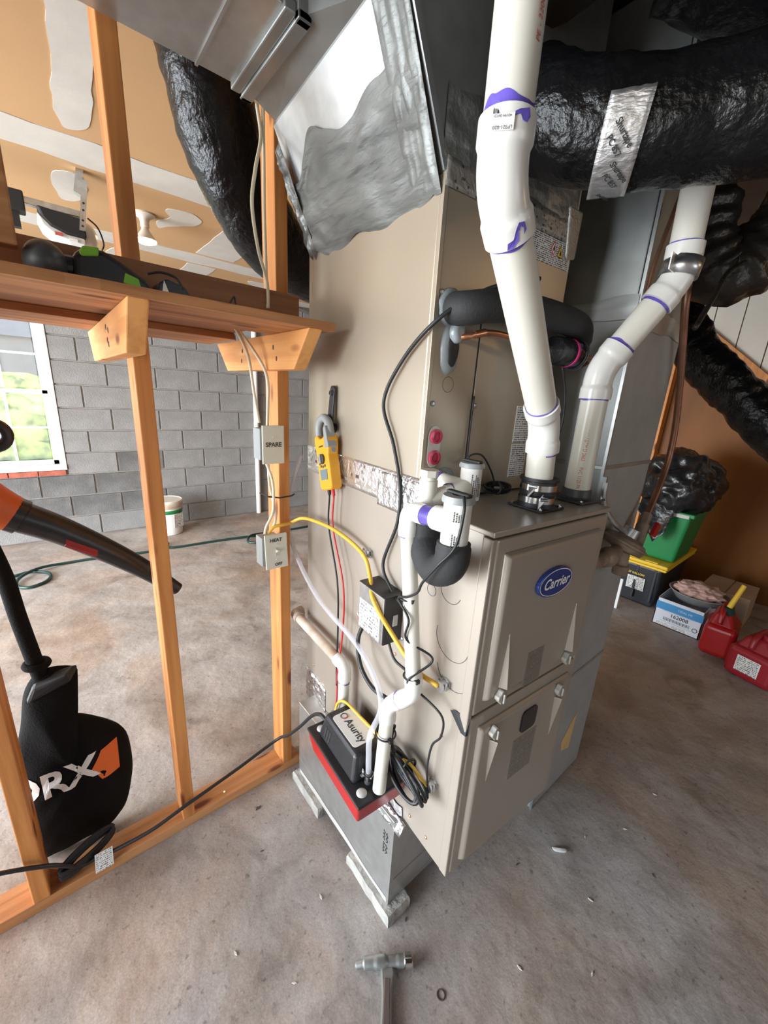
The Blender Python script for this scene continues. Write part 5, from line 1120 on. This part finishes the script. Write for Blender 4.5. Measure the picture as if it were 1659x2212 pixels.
# ------------------------------------------------------------------ things on the shelf
tl = thing('cordless_tool', 'black cordless yard tool with lime green patches lying on the shelf', 'tool', (.1, 1.06, 1.653))
b = B(); m = bmesh.new(); bmesh.ops.create_uvsphere(m, u_segments=20, v_segments=14, radius=1)
for v in m.verts: v.co = Vector((.034 + v.co.x * .034, 1.06 + v.co.y * .045, 1.690 + v.co.z * .037))
b.bm.free(); b.bm = m; b.build('motor_head', 'dgrey', tl, True)
bdy = [(.070, 1.657), (.075, 1.712), (.095, 1.728), (.125, 1.728), (.150, 1.716), (.178, 1.700), (.196, 1.690), (.212, 1.672), (.214, 1.655)]
B().prism([(x, 1.035, z) for x, z in bdy], (0, .07, 0)).build('body', 'blackp', tl, bevel=.012, seg=3)
B().cyl((.058, 1.065, 1.69), (.080, 1.065, 1.69), .022, seg=16).build('neck', 'blackp', tl)
B().prism([(.085, 1.033, 1.715), (.092, 1.033, 1.727), (.118, 1.033, 1.730), (.116, 1.033, 1.714), (.088, 1.033, 1.708)], (0, .074, 0)).build('green_patch', 'lime', tl, bevel=.003); B().prism([(.152, 1.0325, 1.676), (.157, 1.0325, 1.695), (.180, 1.0325, 1.688), (.184, 1.0325, 1.668)], (0, .004, 0)).build('green_patch', 'lime', tl, bevel=.002)
bc = thing('battery_charger', 'flat black battery charger with cord on the shelf', 'charger', (.25, 1.06, 1.653))
B().prism([(.210, 1.03, 1.6535), (.214, 1.03, 1.688), (.232, 1.03, 1.700), (.268, 1.03, 1.690), (.288, 1.03, 1.6535)], (0, .075, 0)).build('body', 'blackp', bc, bevel=.004)
B().prism([(.220, 1.0292, 1.668), (.226, 1.0292, 1.695), (.234, 1.0292, 1.672)], (0, .001, 0)).build('white_mark', 'white', bc)
B().tube(spline([(.200, 1.05, 1.705), (.225, 1.045, 1.712), (.252, 1.04, 1.706), (.262, 1.03, 1.685)], 8), .0025, 7).build('cord', 'rubber', bc, True)
cable('charger_cord', [(.285, 1.05, 1.658), (.315, 1.03, 1.660), (.350, 1.02, 1.665), (.372, 1.03, 1.690), (.375, 1.03, 1.676), (.380, 1.02, 1.662), (.345, 1.0, 1.658)], .0022, 'rubber', 'thin black cord kinked up on the shelf near the right stud', 'cord')
# ------------------------------------------------------------------ garage bay: lamp, opener, bucket, hose
lp = thing('ceiling_lamp', 'porcelain ceiling lamp holder with one lit flood bulb', 'lamp', (.595, 3.07, 2.28))
B().lathe([(.058, 0), (.060, -.008), (.030, -.026), (.024, -.04), (.024, -.068), (.02, -.07)], (.595, 3.07, 2.44), Zv, 24).build('holder', 'porcelain', lp, smooth='auto')
B().lathe([(.018, -.07), (.022, -.085), (.050, -.125), (.056, -.138)], (.595, 3.07, 2.44), Zv, 24, False).build('bulb_neck', 'porcelain', lp, True)
B().lathe([(.056, -.138), (.055, -.146), (.035, -.155), (.01, -.158)], (.595, 3.07, 2.44), Zv, 24).build('bulb_face', 'bulb', lp, True)
ld_ = bpy.data.lights.new('bulb_light', 'SPOT'); ld_.energy = 26; ld_.color = (1, .74, .45); ld_.spot_size = math.radians(165); ld_.spot_blend = .8; ld_.shadow_soft_size = .05
lo_ = bpy.data.objects.new('bulb_light', ld_); COL.objects.link(lo_); lo_.location = (.595, 3.07, 2.27)
op = thing('garage_door_opener', 'black and grey garage door opener hanging under the ceiling', 'opener', (.2, 2.8, 2.11))
B().prism([(.085, 2.72, 2.245), (.262, 2.72, 2.232), (.268, 2.72, 2.16), (.255, 2.72, 2.148), (.19, 2.72, 2.150), (.13, 2.72, 2.17), (.10, 2.72, 2.20)], (0, .20, 0)).build('housing', 'matte', op, bevel=.008)
B().prism([(.083, 2.725, 2.215), (.10, 2.725, 2.17), (.14, 2.725, 2.14), (.20, 2.725, 2.125), (.255, 2.725, 2.12), (.255, 2.725, 2.148), (.19, 2.725, 2.150), (.13, 2.725, 2.17), (.10, 2.725, 2.20)], (0, .19, 0)).build('grey_shell', 'lgrey', op, bevel=.004)
B().sphere((.27, 2.85, 2.185), .07, 18, 10, (.8, 1.2, .95)).build('light_lens', 'porcelain', op, True)
B().box(.14, .17, 2.717, 2.7195, 2.135, 2.150).build('sticker', 'redink', op); B().box(.192, .225, 2.717, 2.7195, 2.122, 2.136).build('sticker', 'label2', op)
B().box(-1.8, .26, 2.79, 2.83, 2.255, 2.285).build('rail', 'steel', op, bevel=.003); B().box(-.06, .045, 2.77, 2.85, 2.215, 2.30).build('trolley', 'matte', op, bevel=.006); B().box(-.02, .02, 2.79, 2.83, 2.15, 2.22).build('trolley_arm', 'matte', op)
B().hexa([(.238, 2.714, 2.18), (.262, 2.714, 2.18), (.262, 2.719, 2.18), (.238, 2.719, 2.18), (.272, 2.714, 2.40), (.296, 2.714, 2.40), (.296, 2.719, 2.40), (.272, 2.719, 2.40)]).build('hanger', 'steel', op); B().hexa([(.235, 2.71, 2.34), (.262, 2.71, 2.33), (.262, 2.75, 2.33), (.235, 2.75, 2.34), (.255, 2.71, 2.44), (.285, 2.71, 2.44), (.285, 2.75, 2.44), (.255, 2.75, 2.44)]).build('hanger', 'steel', op)
for z in (2.20, 2.225, 2.27, 2.30): B().cyl((.250 + (z - 2.18) * .155, 2.714, z), (.250 + (z - 2.18) * .155, 2.713, z), .005, seg=10).build('hole', 'matte', op)
cable('opener_cord', [(.28, 2.75, 2.25), (.32, 2.76, 2.22), (.34, 2.78, 2.16), (.33, 2.8, 2.12), (.36, 2.85, 2.09)], .004, 'rubber', 'black cord drooping from the garage door opener', 'cord')
bk = thing('paint_bucket', 'white plastic bucket with rusty rim and green label by block wall', 'bucket', (.81, 4.40, 0))
B().lathe([(.125, 0), (.13, .004), (.140, .25), (.141, .30)], (.81, 4.40, 0), Zv, 30).build('body', 'white_print', bk, smooth='auto')
B().lathe([(.141, .275), (.148, .277), (.148, .287), (.143, .29), (.143, .300), (.150, .302), (.150, .335), (.146, .34)], (.81, 4.40, 0), Zv, 30).build('rim', 'pvc_old', bk, smooth='auto')
B().lathe([(.150, .335), (.151, .35), (.143, .356), (.138, .350), (.05, .351)], (.81, 4.40, 0), Zv, 30).build('lid', 'pvc', bk, smooth='auto')
B().lathe([(.1395, .225), (.1415, .225), (.1425, .262), (.1405, .262)], (.81, 4.40, 0), Zv, 30, False).build('green_band', 'green', bk, True)
b = B(); b.sheet((.84, 4.40 - .1395, .08), (.09, .045, 0), (.003, -.004, .14), .001, (.3, -.9, 0)); b.build('label', 'label2', bk)
hz = .012
hp = [(-1.4, 3.62, hz), (-.8, 3.80, hz), (-.40, 3.86, hz), (-.27, 3.90, hz), (-.16, 3.80, hz), (-.17, 3.66, hz), (-.27, 3.59, hz), (-.34, 3.66, hz), (-.33, 3.78, hz + .012), (-.22, 3.90, hz + .018), (-.03, 3.965, hz), (.25, 3.95, hz), (.55, 3.90, hz), (.68, 3.96, hz), (.72, 4.06, hz), (.60, 4.08, hz), (.62, 3.98, hz + .016), (.75, 3.90, hz), (1.1, 3.88, hz), (1.45, 3.84, hz), (1.60, 3.80, hz), (1.62, 3.70, hz), (1.48, 3.62, hz), (1.38, 3.70, hz), (1.46, 3.82, hz + .018), (1.7, 3.85, hz), (2.1, 3.84, hz), (2.8, 3.9, hz)]
cable('garden_hose', hp, .0115, 'hose', 'dark green garden hose looping across the garage floor', 'hose', 8, 8)
# ------------------------------------------------------------------ storage along the right wall
tt = thing('storage_tote', 'black storage tote with yellow lid on the floor by the plywood wall', 'tote', (3.8, .99, 0))
TX0, TX1, TQ0, TQ1 = 3.45, 4.15, .765, 1.22
B().hexa([(TX0 + .03, TQ0 + .02, 0), (TX1 - .03, TQ0 + .02, 0), (TX1 - .03, TQ1 - .02, 0), (TX0 + .03, TQ1 - .02, 0), (TX0, TQ0, .335), (TX1, TQ0, .335), (TX1, TQ1, .335), (TX0, TQ1, .335)]).build('body', 'bin', tt, bevel=.02, seg=3)
B().box(TX0 - .03, TX1 + .03, TQ0 - .03, TQ1 + .03, .335, .355).build('rim', 'yellow', tt, bevel=.008); B().box(TX0 - .035, TX1 + .035, TQ0 - .035, TQ1 + .035, .357, .385).build('lid', 'yellow', tt, bevel=.01)
for i in range(3): B().box(TX0 - .02, TX0 + .02, .80 + i * .14, .89 + i * .14, .385, .392).build('lid_lug', 'yellow', tt, bevel=.003)
for i in range(4): B().box(TX0 + .0, TX0 + .02, .795 + i * .125, .815 + i * .125, .05, .33).build('rib', 'bin', tt, bevel=.004)
B().sheet((TX0 + .0105, .985, .12), (0, -.125, 0), (-.012, 0, .11), .0015, (-1, 0, 0)).build('label', 'label2', tt)
text('lettering', '27 GALLON', .022, (TX0 - .001 + .004, .93, .255), -Yv, Zv, 'yellow', tt, bold=.0006, lift=.004)
gb = thing('recycling_bin', 'green plastic bin standing on the yellow tote lid', 'bin', (3.75, .86, .392))
B().hexa([(3.53, .735, .392), (3.93, .735, .392), (3.93, .985, .392), (3.53, .985, .392), (3.49, .69, .78), (3.97, .69, .78), (3.97, 1.03, .78), (3.49, 1.03, .78)]).build('body', 'green', gb, bevel=.02, seg=3)
B().box(3.47, 3.99, .67, 1.05, .77, .80).build('rim', 'green', gb, bevel=.006); B().box(3.462, 3.472, .70, .80, .765, .79).build('handle_lip', 'putty', gb)
gbag = B(); m = bmesh.new(); bmesh.ops.create_icosphere(m, subdivisions=5, radius=1)
for v in m.verts:
    p = v.co.copy(); q = 1 + .22 * noise.noise(p * 1.9 + Vector((4, 0, 0))) + .10 * noise.noise(p * 5) + .04 * noise.noise(p * 12)
    q += .12 * abs(noise.noise(p * 3.1)); x, y, z = p.x * .28 * q, p.y * .245 * q, p.z * .25 * q
    if p.z < 0: z *= .95; x *= 1.04
    v.co = Vector((3.71 + x, .855 + y, .965 + z))
gbag.bm.free(); gbag.bm = m
tb = thing('garbage_bag', 'crumpled black garbage bag heaped over the green bin', 'bag', (3.7, .84, .8))
gbag.build('bag', 'garbage', tb, True)
b = B(); b.bm.verts.ensure_lookup_table()
fl_ = [[Vector((3.455 - .01 * j + .012 * noise.noise(Vector((i * .6, j * .8, 3))), 1.02 - .24 * i / 10 + .02 * j / 8 * (i - 4) / 6, .86 - (.06 + .24 * (1 - abs(i - 7) / 8.)) * j / 8)) for i in range(11)] for j in range(9)]
g = [[b.bm.verts.new(p) for p in r_] for r_ in fl_]
for j in range(8):
    for i in range(10): b.bm.faces.new([g[j][i], g[j][i + 1], g[j + 1][i + 1], g[j + 1][i]])
fo = b.build('bag_flap', 'garbage', tb, True); s_ = fo.modifiers.new('solid', 'SOLIDIFY'); s_.thickness = .002
bx = thing('paper_box', 'open white and blue carton printed 162008 beside the red can', 'box', (3.42, .56, 0))
bx0, bx1, by0, by1, bh = 3.26, 3.62, .426, .706, .205
for nm, dims in (('front', (bx0, bx0 + .005, by0, by1, 0, bh)), ('back', (bx1 - .005, bx1, by0, by1, 0, bh)), ('side', (bx0, bx1, by0, by0 + .005, 0, bh)), ('side', (bx0, bx1, by1 - .005, by1, 0, bh)), ('bottom', (bx0, bx1, by0, by1, 0, .005))): B().box(*dims).build(nm + '_panel', 'white_card', bx)
fr = B().box(bx0 - .001, bx0, by0, by1, .125, .182).build('blue_band', 'blue', bx)
text('lettering', 'TIDAL MP', .020, (bx0 - .001, .53, .153), -Yv, Zv, 'white_card', fr, lift=.001)
text('lettering', '162008', .038, (bx0 - .0002, .555, .098), -Yv, Zv, 'ink', bx, bold=.0006, sx=.95); B().box(bx0 - .0008, bx0, .47, .66, .040, .0408).build('print_line', 'ink', bx); B().box(bx0 - .0008, bx0, .47, .66, .1205, .1213).build('print_line', 'ink', bx)
for i in range(24): B().box(bx0 - .0008, bx0, .64 - i * .0066, .64 - i * .0066 + (.0022 if i % 3 else .004), .052, .074).build('bar', 'ink', bx)
B().torus((bx0 - .0006, .455, .055), Xv, .014, .0022, 20, 5).build('print_ring', 'ink', bx); B().sheet((bx0, .69, .008), (0, -.20, 0), (0, 0, .022), .0006, (-1, 0, 0)).build('small_print', 'label2', bx)
bw = thing('wash_basin', 'grey round basin resting in the open carton', 'basin', (3.50, .53, .17))
B().lathe([(.09, .0), (.13, .02), (.172, .075), (.180, .082), (.176, .086), (.125, .03), (.085, .012)], (3.50, .53, .205 - .035), Zv, 32).build('bowl', 'grey', bw, smooth='auto')
cl_ = B(); m = bmesh.new(); bmesh.ops.create_icosphere(m, subdivisions=5, radius=1)
for v in m.verts:
    p = v.co.copy(); q = 1 + .3 * noise.noise(p * 2.2) + .18 * noise.noise(p * 5.5) + .07 * noise.noise(p * 13); v.co = Vector((3.50 + p.x * .125 * q, .53 + p.y * .14 * q, .258 + max(p.z, -.75) * .052 * q))
cl_.bm.free(); cl_.bm = m; tag(cl_.build('cloth', 'pinkcloth', None, True), 'crumpled pink cloth heaped in the grey basin', 'cloth')
cb_ = thing('cardboard_box', 'flat brown cardboard box behind the basin and red can', 'box', (3.85, .4, 0))
B().box(3.70, 4.05, .27, .56, 0, .24).build('body', 'card', cb_, bevel=.003); B().box(3.698, 4.05, .268, .41, .24, .244).build('flap', 'card', cb_); B().box(3.698, 4.05, .42, .562, .24, .246).build('flap', 'card', cb_)
def gascan(name, label, c, w, d, h, m, spout, rot=0):
    t = thing(name, label, 'gas can', c); M_ = Matrix.Translation(c) @ Matrix.Rotation(rot, 4, 'Z')
    b = B(); b.hexa([(-d / 2, -w / 2, 0), (d / 2, -w / 2, 0), (d / 2, w / 2, 0), (-d / 2, w / 2, 0), (-d / 2, -w / 2, h * .72), (d / 2, -w / 2, h * .72), (d / 2, w / 2, h * .72), (-d / 2, w / 2, h * .72)], M_)
    b.build('body', m, t, bevel=.035, seg=4)
    b = B(); b.hexa([(-d * .42, -w * .42, h * .66), (d * .42, -w * .42, h * .66), (d * .42, w * .42, h * .66), (-d * .42, w * .42, h * .66), (-d * .25, -w * .12, h), (d * .3, -w * .12, h), (d * .3, w * .30, h * .95), (-d * .25, w * .30, h * .95)], M_)
    b.build('shoulder', m, t, bevel=.02, seg=3)
    hp_ = [M_ @ Vector(p) for p in ((-d * .40, w * .1, h * .74), (-d * .30, w * .1, h * .98), (d * .1, w * .1, h * 1.06), (d * .38, w * .1, h * .9), (d * .40, w * .1, h * .7))]
    B().tube(spline(hp_, 6), .015, 12).build('handle', m, t, True)
    if spout:
        s0 = M_ @ Vector((-d * .18, -w * .08, h * .96)); s1 = s0 + Vector((-.01, .01, .045)); s2 = s0 + Vector((.03, -.02, .20))
        B().cyl(s0, s1, .026, seg=18).build('cap', 'matte_green' if 'matte_green' in K else 'hose', t, smooth='auto'); B().cyl(s1, s2, .015, .013, 16).build('spout', 'yellow', t, smooth='auto')
    else:
        B().cyl(M_ @ Vector((-d * .1, -w * .05, h * .97)), M_ @ Vector((-d * .1, -w * .05, h * 1.08)), .03, seg=18).build('cap', m, t, smooth='auto')
        B().sheet(M_ @ Vector((-d / 2 - .0005, w * .26, h * .18)), (M_.to_3x3() @ Vector((0, -w * .46, 0))), Vector((0, 0, h * .36)), .001, M_.to_3x3() @ Vector((-1, 0, 0))).build('label', 'label2', t)
    return t
gascan('gas_can', 'bright red gas can with yellow spout beside the carton', Vector((3.23, .32, 0)), .17, .26, .30, 'red', True, .08)
gascan('gas_can', 'dark red gas can with white label nearest the right edge', Vector((3.08, .10, 0)), .24, .25, .27, 'red_dark', False, -.25)
tag(B().box(3.235, 3.25, .945, .965, 0, .25).build('white_stick', 'white', bevel=.003), 'short white stick leaning behind the return duct', 'stick')
# ------------------------------------------------------------------ hammer and litter on the floor
hm = thing('claw_hammer', 'worn steel claw hammer lying on the concrete in front', 'hammer', (.50, .45, 0))
hb = Vector((.508, .470, .016)); he = Vector((.360, .305, .014)); hd = (he - hb).normalized(); hs_ = Vector((-hd.y, hd.x, 0))
def hpnt(a, s, z=0): return hb + hd * a + hs_ * s + Zv * z
b = B(); prof = [(-.006, -.013), (.012, -.018), (.05, -.013), (.16, -.015), (.24, -.016), (.24, .016), (.16, .015), (.05, .013), (.012, .018), (-.006, .013)]
b.prism([hpnt(a, s, -.012) for a, s in prof], Zv * .018); b.build('handle', 'rust_steel' if 'rust_steel' in K else 'galv_dark', hm, bevel=.004)
b = B(); b.prism([hpnt(.024, -.007, .0055), hpnt(.23, -.009, .0055), hpnt(.23, .009, .0055), hpnt(.024, .007, .0055)], Zv * .002); b.build('handle_inlay', 'debris', hm, bevel=.001)
ux = Vector((.82, -.57, 0)).normalized()
hc = Vector((.512, .478, .018))
b = B(); b.tube(spline([hc + ux * .052, hc + ux * .03, hc, hc - ux * .03 + Zv * .002, hc - ux * .06, hc - ux * .085 - Zv * .006], 6), [.0145] * 7 + [.013] * 6 + [.016] * 6 + [.014] * 6 + [.009] * 5 + [.005], 14); b.build('head', 'galv_dark', hm, smooth='auto')
B().lathe([(.014, .045), (.0185, .048), (.0185, .066), (.016, .069)], hc, ux, 18).build('striking_face', 'chrome', hm, smooth='auto')
b = B(); b.prism([(.395, 1.092, .0008), (.404, 1.103, .0008), (.408, 1.098, .0008), (.418, 1.098, .0008), (.410, 1.090, .0008), (.404, 1.092, .0008)], Zv * .003); tag(b.build('dead_leaf', 'debris'), 'small dark dead leaf on the floor near the sill', 'leaf')
b = puffy(spline([(1.165, .355, .006), (1.175, .342, .006), (1.19, .332, .006), (1.20, .318, .006), (1.188, .315, .006), (1.172, .328, .006), (1.16, .345, .006)], 3, True), Zv, .006, 4, 2, .003); tag(b.build('plastic_scrap', 'lgrey', None, True), 'crumpled grey plastic scrap on the floor before the furnace door', 'scrap')
tag(B().torus((.589, .349, .0016), Zv, .010, .0016, 20, 6).build('washer', 'debris', None, True), 'small dark washer on the floor right of the hammer', 'washer')
chips = [(1.02, .40), (1.30, .30), (1.45, .22), (1.36, .10), (1.12, .20), (.95, .12), (.62, .52), (.30, .60), (.20, .75), (.36, .95), (1.7, .2), (.80, .25), (.1, .55), (.45, .72)]
for i, (x, y) in enumerate(chips):
    a = random.uniform(0, PI); d1 = Vector((math.cos(a), math.sin(a), 0)) * random.uniform(.004, .008); d2 = Vector((-d1.y, d1.x, 0)) * .35; c_ = Vector((x, y, .0006))
    tag(B().prism([c_ - d1, c_ + d2, c_ + d1 * 1.2, c_ - d2], Zv * .0025).build('wood_chip', 'debris_light' if i % 3 else 'debris'), 'tiny chip of debris scattered on the concrete floor', 'debris', 'chips on the floor')
# small wall cable behind the studs
tag(B().tube([(2.0, 4.62, 2.42), (2.38, 4.62, 2.40), (2.7, 4.62, 2.36)], .012, 10).build('conduit', 'steel'), 'thin grey conduit high on the block wall', 'conduit')
